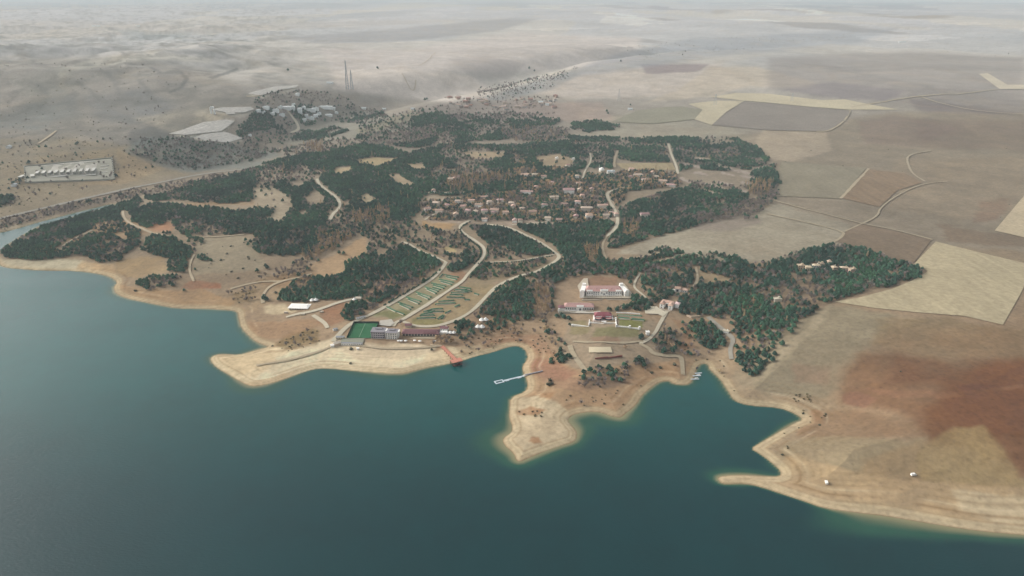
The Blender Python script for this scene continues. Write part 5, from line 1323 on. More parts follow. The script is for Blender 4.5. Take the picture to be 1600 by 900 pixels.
mast(550, 140, 111, 5, 'shorter lattice radio mast, right one of the pair on the far hill')
for px, py, tp, lab in ((967,158,140,'faint power pylon left of the cream strips'),(1117,165,147,'faint power pylon standing on the cream strip'),(1237,159,146,'faint power pylon right on the cream strip')):
    p = spot(px, py); s = (p.y * CP - (p.z - CAM_H) * SP) / FPX; H = min(62, (py - tp) * s)
    t = empty('power_pylon', p); tag(t, lab, 'pylon')
    for sx_ in (-1, 1):
        for sy_ in (-1, 1): G().bar((sx_ * 4.5, sy_ * 4.5, 0), (sx_ * .6, sy_ * .6, H), .5).build('leg', M_MAST, t)
    for f in (.7, .83, .95): G().bar((-9 * (1.3 - f), 0, H * f), (9 * (1.3 - f), 0, H * f), .5).build('arm', M_MAST, t)

# ------------------------------------------------------------ trees
def leaf_mat(name, col, col2, per=.4, scale=.6):
    return mat(name, col, .9, .22, scale, col2, spec=.15, per_object=per)
M_PINE = leaf_mat('pine_needles', (0.020,0.062,0.044), (0.042,0.098,0.066))
M_BARE = leaf_mat('bare_twigs', (0.16,0.14,0.125), (0.25,0.215,0.185), .25)
M_AUT = leaf_mat('autumn_leaves', (0.33,0.22,0.12), (0.42,0.30,0.18), .25)
M_SHR = leaf_mat('dry_shrub', (0.10,0.085,0.045), (0.16,0.13,0.07), .3)
M_DSH = leaf_mat('dark_shrub', (0.06,0.068,0.045), (0.09,0.092,0.06), .3)
M_BARK = mat('bark', (0.09,0.07,0.055), .95, .2)
ICO = None
def ico():
    global ICO
    if ICO is None:
        bm = bmesh.new(); bmesh.ops.create_icosphere(bm, subdivisions=1, radius=1)
        ICO = ([tuple(v.co) for v in bm.verts], [tuple(v.index for v in f.verts) for f in bm.faces]); bm.free()
    return ICO
def tree_mesh(name, seed, kind):
    r_ = random.Random(seed); vs = []; fs = []; mi = []
    def blob(c, rx, rz, jit=.28):
        iv, if_ = ico(); n = len(vs); a = r_.uniform(0, 6.28); ca, sa = math.cos(a), math.sin(a)
        for x, y, z in iv:
            k = 1 + r_.uniform(-jit, jit); x2, y2 = x * ca - y * sa, x * sa + y * ca
            vs.append((c[0] + x2 * rx * k, c[1] + y2 * rx * k, c[2] + z * rz * k))
        for f in if_: fs.append(tuple(n + i for i in f)); mi.append(0)
    def leaf(c, s_):
        n = len(vs); d1 = Vector((r_.gauss(0, 1), r_.gauss(0, 1), r_.gauss(0, 1))).normalized(); d2 = d1.orthogonal().normalized()
        d2 = (d2 + d1.cross(d2) * r_.uniform(-1, 1)).normalized()
        for p in (d1 * s_, d2 * s_ * .6, -d1 * s_, -d2 * s_ * .6): vs.append(tuple(Vector(c) + p))
        fs.append((n, n + 1, n + 2, n + 3)); mi.append(0)
    def stick(p, q, w0, w1, m=1):
        n = len(vs); p = Vector(p); q = Vector(q); o = (q - p).orthogonal().normalized(); o2 = (q - p).normalized().cross(o)
        for c, w in ((p, w0), (q, w1)):
            for k in range(4):
                a = k * math.pi / 2; vs.append(tuple(c + (o * math.cos(a) + o2 * math.sin(a)) * w))
        for k in range(4): fs.append((n + k, n + (k + 1) % 4, n + 4 + (k + 1) % 4, n + 4 + k)); mi.append(m)
    if kind == 'pine':
        H = 7.6; stick((0, 0, -1.5), (0, 0, 6), .28, .12)
        for z, rr, n_, br in ((2.7, 2.15, 6, 1.5), (4.1, 1.75, 5, 1.3), (5.5, 1.0, 3, 1.1), (6.5, 0, 1, 1.0)):
            off = r_.uniform(0, 6)
            for k in range(n_):
                a = off + k * 6.283 / n_ + r_.uniform(-.4, .4); q = rr * r_.uniform(.75, 1.15)
                c = (q * math.cos(a), q * math.sin(a), z + r_.uniform(-.6, .6)); blob(c, br * r_.uniform(.8, 1.15), br * .75)
                if rr: stick((0, 0, z - .7), c, .1, .04)
        for k in range(70):
            a = r_.uniform(0, 6.28); z = r_.uniform(1.8, 7.2); q = (3.5 - (z - 1.8) * .45) * r_.uniform(.75, 1.05); leaf((q * math.cos(a), q * math.sin(a), z), r_.uniform(.25, .5))
    elif kind == 'bare':
        stick((0, 0, -1), (0, 0, 3.2), .22, .14)
        for k in range(34):
            a = r_.uniform(0, 6.28); el = r_.uniform(.5, 1.35); L = r_.uniform(2.6, 5.2); z0 = r_.uniform(1.6, 3.6)
            q = (L * math.cos(el) * math.cos(a), L * math.cos(el) * math.sin(a), z0 + L * math.sin(el)); stick((0, 0, z0), q, .12, .04, 0)
            for j in range(3):
                f = r_.uniform(.4, 1); c = (q[0] * f, q[1] * f, z0 + (q[2] - z0) * f); leaf((c[0] + r_.uniform(-.5, .5), c[1] + r_.uniform(-.5, .5), c[2] + r_.uniform(-.3, .5)), r_.uniform(.35, .75))
    elif kind == 'poplar':
        stick((0, 0, -1), (0, 0, 12), .25, .06)
        for k in range(150):
            z = r_.uniform(1.5, 14.5); q = 1.55 * math.sin(min(1, (15 - z) / 9) * 1.57) * r_.uniform(.35, 1.05); a = r_.uniform(0, 6.28)
            leaf((q * math.cos(a), q * math.sin(a), z), r_.uniform(.35, .75))
    elif kind == 'round':
        stick((0, 0, -1), (0, 0, 3.4), .25, .16)
        for k in range(8):
            a = r_.uniform(0, 6.28); q = r_.uniform(.6, 2.3); c = (q * math.cos(a), q * math.sin(a), r_.uniform(3, 6)); blob(c, r_.uniform(1.0, 1.6), 1.1); stick((0, 0, 2.4), c, .12, .05)
        for k in range(70):
            a = r_.uniform(0, 6.28); e = r_.uniform(-.3, 1.5); q = 3.6 * r_.uniform(.85, 1.05); leaf((q * math.cos(a) * math.cos(e), q * math.sin(a) * math.cos(e), 4.1 + 2.9 * math.sin(e)), r_.uniform(.3, .55))
    else:
        for k in range(4):
            a = r_.uniform(0, 6.28); q = r_.uniform(.2, .9); blob((q * math.cos(a), q * math.sin(a), r_.uniform(.4, 1.0)), r_.uniform(.6, 1.0), .7)
        for k in range(26):
            a = r_.uniform(0, 6.28); e = r_.uniform(0, 1.5); leaf((1.7 * math.cos(a) * math.cos(e), 1.7 * math.sin(a) * math.cos(e), .6 + 1.2 * math.sin(e)), r_.uniform(.2, .4))
    me = bpy.data.meshes.new(name); me.from_pydata(vs, [], fs)
    m0 = {'pine': M_PINE, 'bare': M_BARE, 'poplar': M_AUT, 'round': M_AUT, 'shrub': M_SHR, 'dshrub': M_DSH}[kind]
    me.materials.append(m0); me.materials.append(M_BARK if kind != 'bare' else M_BARE)
    me.polygons.foreach_set('material_index', mi); me.update()
    return me
def vary(m, sc=0.012, lo=.62, hi=1.5):
    nt = m.node_tree; b = nt.nodes['Principled BSDF']; src = b.inputs['Base Color'].links[0].from_socket
    g = nt.nodes.new('ShaderNodeNewGeometry'); n = nt.nodes.new('ShaderNodeTexNoise'); n.inputs['Scale'].default_value = sc; n.inputs['Detail'].default_value = 4; n.inputs['Roughness'].default_value = .65
    nt.links.new(g.outputs['Position'], n.inputs['Vector'])
    r_ = nt.nodes.new('ShaderNodeMapRange'); r_.inputs['From Min'].default_value = .32; r_.inputs['From Max'].default_value = .68; r_.inputs['To Min'].default_value = lo; r_.inputs['To Max'].default_value = hi
    nt.links.new(n.outputs['Fac'], r_.inputs['Value'])
    h = nt.nodes.new('ShaderNodeHueSaturation'); nt.links.new(r_.outputs[0], h.inputs['Value']); nt.links.new(src, h.inputs['Color'])
    r2 = nt.nodes.new('ShaderNodeMapRange'); r2.inputs['From Min'].default_value = .35; r2.inputs['From Max'].default_value = .65; r2.inputs['To Min'].default_value = .515; r2.inputs['To Max'].default_value = .455
    nt.links.new(n.outputs['Fac'], r2.inputs['Value']); nt.links.new(r2.outputs[0], h.inputs['Hue'])
    nt.links.new(h.outputs[0], b.inputs['Base Color'])
vary(M_PINE); vary(M_BARE, .02, .75, 1.3)
MESH = {k: [tree_mesh(n, s * 11 + 3, k) for s in range(5)] for k, n in (('pine', 'pine_tree'), ('bare', 'bare_tree'), ('poplar', 'poplar_tree'), ('round', 'autumn_tree'), ('shrub', 'dry_shrub'), ('dshrub', 'dark_shrub'))}

# woods: outline in photo pixels, share of pines, bare trees, autumn poplars, autumn round trees, dry shrubs, dark shrubs
W = [
 # left headland
 ([(3,394),(15,383),(60,352),(112,336),(175,323),(218,309),(226,318),(196,330),(193,345),(150,350),(140,362),(118,373),(97,385),(103,402),(70,407),(8,405)], 1.0,0,0,0,0,0),
 ([(99,386),(125,372),(150,365),(178,368),(200,380),(218,370),(220,382),(197,398),(184,411),(145,411),(139,402),(115,399),(100,403)], .97,.1,0,0,0,0),
 ([(222,387),(232,370),(243,365),(262,364),(280,378),(302,390),(310,399),(295,415),(290,427),(262,426),(263,405),(240,399),(218,391)], 1.0,0,0,0,0,0),
 ([(195,366),(218,364),(219,378),(200,384)], .9,0,0,0,0,0),
 ([(210,441),(235,432),(270,430),(296,434),(270,447),(240,455),(222,451)], 1.0,0,0,0,.05,0),
 ([(225,310),(262,302),(300,285),(328,284),(345,278),(400,262),(410,300),(390,316),(340,318),(290,314),(262,313),(240,316)], 1.0,.05,0,0,0,0),
 ([(200,330),(230,320),(260,318),(300,322),(330,325),(360,330),(400,330),(402,365),(345,366),(315,370),(290,369),(275,362),(272,348),(232,353),(205,346)], .62,.25,0,0,.06,0),
 ([(140,350),(195,346),(240,352),(232,362),(180,364),(140,362)], .28,.12,0,0,.06,0),
 ([(290,368),(320,369),(318,385),(300,388)], .3,.1,0,0,0,0),
 ([(306,392),(330,402),(332,412),(312,408)], .28,0,0,0,0,0),
 # middle woods
 ([(400,262),(450,247),(520,232),(600,228),(640,240),(700,226),(730,240),(800,235),(800,300),(740,305),(660,306),(655,330),(640,345),(700,365),(716,358),(735,380),(750,400),(740,412),(720,425),(690,425),(660,450),(620,460),(590,475),(550,467),(530,470),(435,472),(440,457),(470,430),(537,430),(540,410),(574,398),(575,370),(555,372),(535,380),(500,395),(480,400),(430,400),(410,400),(400,370)], .76,.2,.012,.0,0,0),
 ([(395,340),(440,348),(456,330),(470,360),(500,375),(495,395),(440,402),(400,395)], 1.0,.05,0,0,0,0),
 ([(435,471),(445,452),(480,432),(540,430),(575,400),(640,385),(690,405),(690,418),(660,430),(640,440),(610,462),(580,470),(530,466),(470,474)], .97,.05,0,0,0,0),
 ([(533,490),(545,478),(560,470),(575,474),(572,488),(550,503),(536,502)], 1.0,0,0,0,0,0),
 ([(560,478),(600,470),(650,436),(690,424),(680,440),(620,480),(585,488)], .55,.3,0,0,0,0),
 ([(735,352),(800,357),(830,375),(862,398),(800,405),(757,405),(765,385),(745,368)], .66,.3,0,0,0,0),
 ([(757,412),(800,413),(860,405),(840,418),(790,432),(750,440),(735,432)], .3,.35,0,0,.1,0),
 ([(800,352),(900,350),(950,345),(965,352),(950,372),(944,395),(946,412),(890,420),(878,400),(860,380),(820,362)], .72,.28,0,0,0,0),
 ([(820,425),(880,410),(946,408),(985,405),(1040,385),(1070,398),(1120,410),(1180,420),(1200,440),(1180,480),(1120,500),(1060,490),(1060,468),(1000,440),(985,440),(940,428),(890,434),(870,445),(860,490),(850,505),(820,490),(790,505),(750,500),(728,495),(760,468),(785,445)], .935,.2,.012,0,0,0),
 ([(775,455),(800,440),(860,430),(870,445),(868,470),(860,495),(820,500),(790,510),(765,500),(745,495),(760,475)], 1.0,.1,.0,0,0,0),
 ([(1070,400),(1120,395),(1180,410),(1250,420),(1260,450),(1200,490),(1130,500),(1080,470)], .62,.14,0,0,.06,0),
 ([(975,450),(1005,430),(1060,430),(1060,465),(1035,468),(1015,480),(960,490),(980,470)], .8,.1,0,0,0,0),
 ([(918,468),(940,468),(938,486),(922,486)], .5,.3,0,0,0,0),
 ([(945,467),(1010,468),(1008,485),(950,487)], .75,.3,0,0,0,0),
 # right wood
 ([(1200,412),(1255,390),(1290,384),(1330,386),(1370,395),(1400,408),(1440,420),(1438,433),(1390,448),(1340,460),(1300,470),(1265,490),(1240,505),(1235,520),(1215,535),(1205,555),(1200,570),(1180,588),(1160,580),(1142,560),(1144,540),(1150,525),(1140,505),(1150,480),(1165,440),(1180,425)], 1.0,.06,.004,0,0,0),
 ([(1180,450),(1240,450),(1240,470),(1190,480)], .3,.5,0,0,0,0),
 ([(1075,510),(1090,500),(1112,503),(1138,530),(1134,540),(1105,545),(1090,538)], .95,.15,0,0,0,0),
 ([(1020,545),(1025,520),(1040,514),(1058,520),(1060,550),(1040,553),(1022,552)], .8,.2,0,.05,0,0),
 ([(1024,505),(1040,505),(1046,520),(1040,548),(1022,550)], .25,.4,.12,.12,.1,0),
 ([(1000,520),(1014,510),(1016,530),(1003,532)], .6,.3,0,0,0,0),
 # clumps of the peninsula
 ([(852,500),(880,490),(892,500),(888,530),(884,545),(862,542),(850,530)], .95,.1,0,0,0,0),
 ([(862,560),(880,545),(898,550),(906,562),(890,568),(858,570)], 1.0,0,0,0,.05,0),
 ([(862,540),(888,528),(895,548),(870,560)], .5,.3,0,0,0,0),
 ([(905,585),(925,572),(985,570),(985,595),(920,608),(900,600)], .10,.25,0,0,.2,.03),
 ([(990,572),(998,560),(1015,568),(1012,580)], .3,.5,0,0,.2,0),
 ([(708,500),(725,496),(742,505),(746,528),(735,534),(712,530)], 1.0,0,0,0,0,0),
 ([(762,500),(790,500),(795,515),(775,522),(760,514)], .9,.1,0,0,0,0),
 ([(620,524),(710,524),(712,540),(690,538),(622,536)], .0,.28,.0,.6,0,0),
 ([(625,504),(640,506),(645,512),(628,512)], .6,.1,0,.1,0,0),
 # upper woods
 ([(640,240),(720,226),(800,228),(870,222),(940,218),(1045,222),(1045,255),(960,250),(955,265),(920,262),(880,272),(860,290),(830,292),(800,300),(780,290),(700,300),(660,300),(600,300),(640,270)], .64,.22,.006,0,0,0),
 ([(800,240),(830,250),(870,262),(930,275),(1000,266),(1058,272),(1064,290),(980,300),(960,340),(900,350),(800,345),(660,345),(660,315),(800,300)], .36,.26,.03,.14,.03,0),
 ([(965,330),(990,318),(1040,300),(1080,290),(1130,296),(1170,305),(1172,320),(1140,335),(1100,348),(1062,362),(1010,372),(985,382),(955,390),(948,380),(968,350)], .96,.08,0,0,0,0),
 ([(1062,280),(1180,296),(1168,306),(1130,297),(1080,290)], .5,.3,0,0,0,0),
 ([(1045,222),(1110,216),(1150,217),(1185,232),(1200,245),(1195,262),(1130,268),(1085,262),(1060,270),(1050,250)], .95,.08,0,0,0,0),
 ([(1060,235),(1150,232),(1160,245),(1090,252),(1062,248)], .0,.35,0,.02,.1,0),
 ([(1180,255),(1212,258),(1218,290),(1195,298),(1170,290)], .75,.3,0,0,0,0),
 ([(1080,340),(1170,312),(1205,300),(1218,288),(1215,310),(1185,335),(1150,340),(1090,352)], .08,.5,0,0,.1,0),
 ([(1160,336),(1180,333),(1182,343),(1158,345)], .6,.1,0,0,0,0),
 # narrow rows of the orchard lanes are set below
 ([(560,210),(600,205),(640,190),(660,178),(700,176),(720,190),(770,185),(800,182),(875,187),(870,195),(820,205),(790,218),(700,226),(640,232),(600,228),(540,230)], .56,.25,0,0,0,0),
 ([(785,205),(830,198),(885,200),(895,212),(860,222),(800,222)], .12,.6,.05,.02,0,0),
 ([(893,194),(910,189),(935,189),(968,196),(965,201),(940,205),(918,208),(895,203)], 1.0,0,0,0,0,0),
 ([(885,213),(930,215),(1000,216),(1120,214),(1165,222),(1120,228),(1000,224),(900,222)], .9,.1,0,0,0,0),
 ([(620,205),(680,195),(690,215),(640,224)], .1,.6,0,0,0,0),
 ([(700,180),(800,176),(870,180),(800,186),(720,188)], .2,.5,0,0,0,0),
 ([(378,196),(398,176),(420,170),(450,178),(462,186),(470,205),(500,205),(520,196),(545,205),(520,215),(470,222),(420,228),(385,224),(370,208)], .72,.12,0,0,0,0),
 ([(395,168),(445,170),(470,165),(500,165),(560,162),(570,175),(590,180),(560,195),(520,190),(480,198),(460,190),(420,180)], .55,.15,0,0,0,0),
 ([(515,165),(545,165),(600,172),(605,185),(560,188),(520,178)], .55,.2,0,0,0,0),
 ([(400,146),(470,142),(540,150),(560,162),(500,162),(400,165)], .10,.3,0,0,.06,0.02),
 ([(225,218),(290,214),(360,226),(385,225),(440,235),(400,250),(300,268),(255,258),(200,238)], .16,.34,0,0,.08,.02),
 ([(440,232),(520,218),(600,215),(540,232),(450,247)], .12,.22,0.01,0,0,0),
 ([(560,190),(600,185),(650,172),(700,165),(690,175),(600,205),(560,208)], .1,.15,0,0,0,0),
 ([(700,165),(740,150),(860,152),(870,165),(800,178),(700,180)], .0,.12,0,0,.02,0.02),
 # river bank scrub and hillside scrub
 ([(0,345),(120,316),(250,290),(400,265),(430,258),(420,263),(225,306),(90,340),(0,362)], .04,.30,0,0,.16,.12),
 ([(-20,225),(120,212),(240,215),(250,262),(190,285),(120,300),(0,335)], .008,.03,0,0,.035,.02),
 ([(0,308),(25,303),(20,318),(0,322)], .6,.2,0,0,0,0),
 ([(15,280),(32,280),(30,292),(12,294)], .4,.3,0,0,0,.2),
 ([(-20,100),(200,95),(320,130),(260,200),(60,250),(-20,250)], .0,.004,0,0,.008,.002),
 ([(300,378),(400,375),(410,425),(320,432)], .0,0,0,0,.006,.016),
 ([(355,460),(400,445),(405,465),(375,480)], .0,.15,0,0,.3,.15),
 ([(400,440),(480,400),(500,408),(480,432),(420,448)], .06,.35,.02,.0,.1,0),
 ([(495,368),(550,360),(552,372),(520,392),(480,410),(470,400),(492,388)], .05,.3,.25,.15,0,0),
 ([(545,335),(610,320),(612,342),(590,350),(555,350)], .1,.2,.3,.02,0,0),
 ([(700,278),(735,275),(738,300),(702,302)], .05,.2,.45,.0,0,0),
 ([(735,276),(800,272),(800,284),(740,288)], .1,.45,.25,.0,0,0),
 ([(470,225),(505,225),(505,238),(480,242)], .1,.2,.3,0,0,0),
 ([(910,388),(935,388),(935,412),(915,412)], .1,.0,.6,.0,0,0),
 ([(972,350),(995,350),(995,372),(975,370)], .2,.2,.3,.2,0,0),
 ([(1160,285),(1210,285),(1200,305),(1170,305)], .2,.3,.3,.0,0,0),
 ([(835,450),(856,448),(862,490),(842,500),(832,490)], .05,.35,.55,.0,0,0),
 ([(735,505),(800,500),(860,500),(900,545),(860,562),(820,535),(760,548),(720,558)], .01,.12,0,.01,.2,.03),
 ([(1060,500),(1080,500),(1090,545),(1130,550),(1130,600),(1085,575),(1060,560)], .03,.12,0,.02,.2,.05),
 ([(425,542),(460,518),(500,515),(503,535),(450,550)], .0,.04,0,0,.32,.12),
 ([(1238,614),(1270,614),(1270,628),(1238,628)], 0,0,0,0,.75,.25),
 ([(1275,645),(1300,647),(1298,658),(1280,658)], 0,0,0,0,.4,.2),
 ([(1232,668),(1250,668),(1250,676),(1232,676)], 0,0,0,0,.5,.1),
 ([(1215,700),(1240,690),(1240,712),(1222,712)], 0,0,0,0,.2,.1),
 ([(800,645),(850,638),(848,650),(806,651)], 0,0,0,0,.3,0),
 ([(870,612),(1000,600),(1000,632),(968,650),(900,640)], 0,.02,0,0,.09,.02),
 ([(1130,600),(1180,625),(1260,640),(1300,660),(1230,700),(1250,640),(1160,630)], 0,0,0,0,.04,.01),
 ([(560,520),(620,505),(740,520),(700,540),(600,535)], 0,.03,0,.02,.02,0),
 ([(740,140),(860,118),(905,105),(860,138),(760,158)], .02,.12,0,0,.04,.05),
 ([(940,75),(1100,60),(1350,45),(1330,60),(1200,75),(1000,95)], 0,.01,0,0,.01,.012),
 ([(1440,30),(1660,30),(1660,90),(1400,90)], 0,.001,0,0,.001,.002),
 ([(1180,200),(2100,200),(2100,400),(1250,330)], 0,0,0,0,.0003,.0006),
 ([(1150,600),(2100,520),(2100,800),(1240,740)], 0,0,0,0,.002,.0006),
]
CLEAR = [
 [(395,295),(425,294),(455,308),(456,326),(437,348),(415,342),(432,328),(395,325)], [(485,420),(570,369),(574,398),(540,410),(537,430),(500,434),(480,432)],
 [(557,250),(580,246),(628,247),(607,256),(590,261),(560,256)], [(525,262),(548,259),(550,268),(535,273),(520,271)], [(556,313),(572,302),(590,312),(575,318)],
 [(604,273),(620,271),(648,288),(640,292),(620,286)], [(632,257),(660,255),(666,265),(650,267)], [(725,238),(790,236),(787,248),(740,249)], [(453,285),(472,283),(474,292),(455,293)],
 [(478,310),(490,296),(507,308),(505,320),(480,320)], [(480,318),(505,308),(508,318),(495,322)], [(690,390),(717,388),(719,395),(700,398)], [(835,245),(870,240),(900,250),(890,262),(850,262)],
 [(535,316),(548,312),(550,322),(538,324)], [(600,230),(640,232),(600,226)], [(465,330),(478,328),(482,336),(470,338)], [(960,254),(1052,254),(1058,267),(962,266)],
 [(870,440),(905,430),(960,430),(985,445),(978,466),(905,468),(862,470)], [(551,503),(592,503),(582,531),(540,531)], [(925,492),(1010,492),(1010,520),(925,530)],
 [(575,494),(690,430),(722,440),(640,497),(610,506)], [(632,503),(735,440),(775,444),(740,486),(690,510),(650,512)], [(1092,425),(1100,425),(1150,440),(1100,446)],
 [(1265,258),(1100,264),(1130,262),(1125,266)], [(588,400),(598,385),(604,392),(600,402)], [(860,512),(862,500),(900,500),(900,545),(898,550),(888,540)],
 [(640,366),(665,360),(680,372),(650,378)],
]
LANES = [((1065,256),(1095,262)),((1085,248.5),(1112,250)),((1060,277),(1090,286)),((1085,270),(1105,273)),((1120,259),(1154,266)),((1095,285),(1135,297)),((1155,266),(1174,271)),((1127,270),(1147,274)),
 ((1155,274),(1180,279)),((1122,285),(1145,290)),((1162,285),(1180,291)),((1145,290),(1170,302)),((1175,266),(1197,260)),((1090,296),(1125,304))]
for a, b_ in LANES: CLEAR.append([(a[0], a[1] - 2.2), (b_[0], b_[1] - 2.2), (b_[0], b_[1] + 2.2), (a[0], a[1] + 2.2)])
def scatter(y0, y1, sp, seed, sc0):
    rg = np.random.default_rng(seed)
    ys = np.arange(y0, y1, sp); out = []
    xs = np.arange(-0.86 * y1, 0.86 * y1, sp)
    X, Y = np.meshgrid(xs, ys); X = X + (np.arange(len(ys)) % 2)[:, None] * sp / 2
    X = (X + rg.uniform(-.42, .42, X.shape) * sp).ravel(); Y = (Y + rg.uniform(-.42, .42, Y.shape) * sp).ravel()
    k = np.abs(X / Y) < 0.84; X, Y = X[k], Y[k]
    Z = hgt(X, Y); u, v = project(X, Y, Z)
    k = (u > -60) & (u < 1660) & (Z > 1.2); X, Y, Z, u, v = X[k], Y[k], Z[k], u[k], v[k]
    wu = u + 5 * fbm(X, Y, 28, 701, 2); wv = v + 2.2 * fbm(X, Y, 28, 702, 2)
    D = np.zeros((6, len(X)))
    for e in W:
        P = np.array(e[0], float)
        s_ = np.nonzero((wu > P[:, 0].min()) & (wu < P[:, 0].max()) & (wv > P[:, 1].min()) & (wv < P[:, 1].max()))[0]
        if not len(s_): continue
        ins = poly_sd(wu[s_], wv[s_] * 2, [(a, b_ * 2) for a, b_ in e[0]]) > 0
        s_ = s_[ins]
        dens = np.array(e[1:], float)
        if dens.sum() > .9: D[:, s_] = dens[:, None]
        else: D[:, s_] = np.maximum(D[:, s_] * (.35 if e[1] < .3 and dens.sum() > .3 else 1), dens[:, None])
    for poly in CLEAR:
        P = np.array(poly, float)
        s_ = np.nonzero((u > P[:, 0].min() - 3) & (u < P[:, 0].max() + 3) & (v > P[:, 1].min() - 2) & (v < P[:, 1].max() + 2))[0]
        if len(s_):
            c = poly_sd(u[s_], v[s_] * 2, [(a, b_ * 2) for a, b_ in poly]) > 0
            D[:, s_[c]] *= 0.03
    # gaps and clumps
    nz_ = fbm(X, Y, 60, 711, 3)
    gp = fbm(X, Y * .6, 120, 713, 4, .6)
    ff = np.clip(1350.0 / Y, .3, 1) ** 1.1
    mid = (D[0] < .93) & (D[0] > .36)
    low = D[0] <= .36
    D[0] = np.where(low, D[0] * np.clip(1 + nz_, .2, 2) * (.4 + .6 * ff), D[0])
    sol = D[0] >= .93
    g2 = fbm(X, Y, 42, 719, 3, .6)
    D[0] = np.where(sol, np.where(g2 > .25, .25, np.clip(.97 + .25 * g2, .8, 1)), D[0]); D[1] = np.where(sol & (g2 > .22), .35, D[1])
    thr = .66 - 1.02 * D[0]
    stand_ = smooth(gp, thr - .1, thr + .12)
    D[0] = np.where(mid, np.clip(stand_ * (.55 + .45 * ff) + .25 * D[0] * ff * (1 + nz_), 0, 1), D[0])
    D[1:4] *= (.35 + .65 * ff) * np.where(mid, 1.25 - stand_, 1)
    D[1] = D[1] * np.clip(1 - .6 * nz_, .3, 2); D[3] = D[3] * np.clip(1 + 1.2 * fbm(X, Y, 30, 712, 2), .2, 2)
    tot = D.sum(0); r_ = rg.uniform(0, 1, len(X)) * np.maximum(1, tot)
    cum = np.cumsum(D, 0)
    kind = (r_[None] > cum).sum(0)
    keep = kind < 6
    ok = np.ones(len(X), bool)
    for kx, ky, kr in KEEP:
        ok &= ((X - kx) ** 2 + (Y - ky) ** 2) > kr * kr
    for nm, w, m, pts, lab in ROADS:
        P = np.array([at2(*q) for q in pts]); P = chaikin(chaikin(P)) if len(P) > 2 else P
        lo, hi = P.min(0) - 20, P.max(0) + 20
        s_ = np.nonzero(ok & (X > lo[0]) & (X < hi[0]) & (Y > lo[1]) & (Y < hi[1]))[0]
        if len(s_): ok[s_[line_d(X[s_], Y[s_], P) < w * .5 + 3.4]] = False
    keep &= ok
    sc = rg.uniform(.72, 1.22, len(X)) * sc0
    return np.column_stack([X, Y, Z, sc, rg.uniform(0, 6.28, len(X)), rg.integers(0, 5, len(X)), u, v])[keep], kind[keep]
TR, KD = [], []
for y0, y1, sp, sc0 in ((560, 1500, 5.3, .9), (1500, 2300, 6.2, 1.0), (2300, 3800, 8.0, 1.12), (3800, 8000, 16, 1.3)):
    a, k = scatter(y0, y1, sp, int(y0), sc0); TR.append(a); KD.append(k)
TR = np.vstack(TR); KD = np.concatenate(KD)
extra = []      # single trees picked out in the photograph: pixel, kind, scale
for px, py, k, s_ in [(912,583,0,1.0),(912,590,0,.9),(922,580,0,1.0),(929,583,0,.8),(938,577,0,.9),(925,594,0,.8),(937,589,0,.95),(955,580,0,1.0),(957,590,0,1.3),(951,586,0,1.0),(975,573,0,1.0),(977,577,0,.8),(962,583,0,.9),
        (998,564,0,1.3),(994,567,0,1.1),(1003,567,0,1.2),(977,545,3,.9),(858,602,5,2.2),(862,600,5,1.8),(418,420,0,1.0),(415,417,0,.9),(530,397,0,1.0),(537,398,0,1.0),(442,316,0,1.2),(413,468,0,1.3),(417,470,0,1.1),(431,458,5,1.8),
        (311,404,0,1.2),(316,407,0,1.0),(321,405,0,1.0),(325,407,0,1.0),(330,408,0,.8),(345,407,5,1.8),(355,397,5,1.6),(361,385,5,1.5),(380,420,5,1.5),(388,402,5,1.6),(389,405,5,1.4),(372,435,5,1.6),(362,425,5,1.7),(305,422,0,.7),
        (288,455,0,.7),(212,455,5,1.8),(548,546,5,1.8),(674,547,5,1.5),(762,522,0,.8),(752,520,0,.7),(784,520,3,.9),(548,568,5,1.5),(1018,583,5,1.6),(1053,570,5,1.8),(1075,552,0,.8),(1079,555,0,.8),(1032,575,5,1.6),(860,595,5,2),
        (402,425,0,1),(405,432,5,1.6),(392,380,0,1.1),(384,377,0,1),(388,384,0,1),(1235,520,0,1.2),(1240,512,0,1),(1207,565,0,1.1),(1210,555,0,1.0),(1222,540,0,1.1),
        (945,258,2,1.0),(985,165,0,1.0),(948,175,0,1.4),(950,178,0,1.2),(450,111,0,1.6),(590,108,0,1.8),(664,157,0,1.6),(667,156,0,1.4),(827,108,0,2),(970,97,0,1.8),(835,112,0,1.8)]:
    X, Y, Z = at(px, py); extra.append((X, Y, Z, s_, rnd.uniform(0, 6), rnd.randrange(5), px, py)); KD = np.append(KD, k)
for pts in ([(734,348),(717,357),(724,369),(740,380),(752,390),(751,402),(742,413)],[(760,355),(790,358),(812,367),(830,376),(850,386),(866,397)],[(762,386),(763,401),(752,414),(735,434)],
            [(748,412.5),(775,412.5),(800,411.5),(830,407.5),(862,401)],[(781,447),(812,435),(840,429),(862,417),(879,405)],[(640,386),(652,395),(675,404),(686,409)],[(600,478),(640,455),(672,436),(688,422)],[(955,371),(966,361),(972,347),(968,330)]):
    P_ = np.array([at2(*q) for q in pts]); P_ = densify(chaikin(P_), 3.4)
    for q in P_:
        if rnd.random() < .12: continue
        X, Y = q[0] + rnd.uniform(-.8, .8), q[1] + rnd.uniform(-.8, .8); u_, v_ = project(X, Y, float(hgt(X, Y)))
        extra.append((X, Y, float(hgt(X, Y)), rnd.uniform(.38, .62), rnd.uniform(0, 6), rnd.randrange(5), u_, v_)); KD = np.append(KD, 0)
TR = np.vstack([TR, extra])
order = np.argsort(np.hypot(TR[:, 0], TR[:, 1])); TR = TR[order]; KD = KD[order]

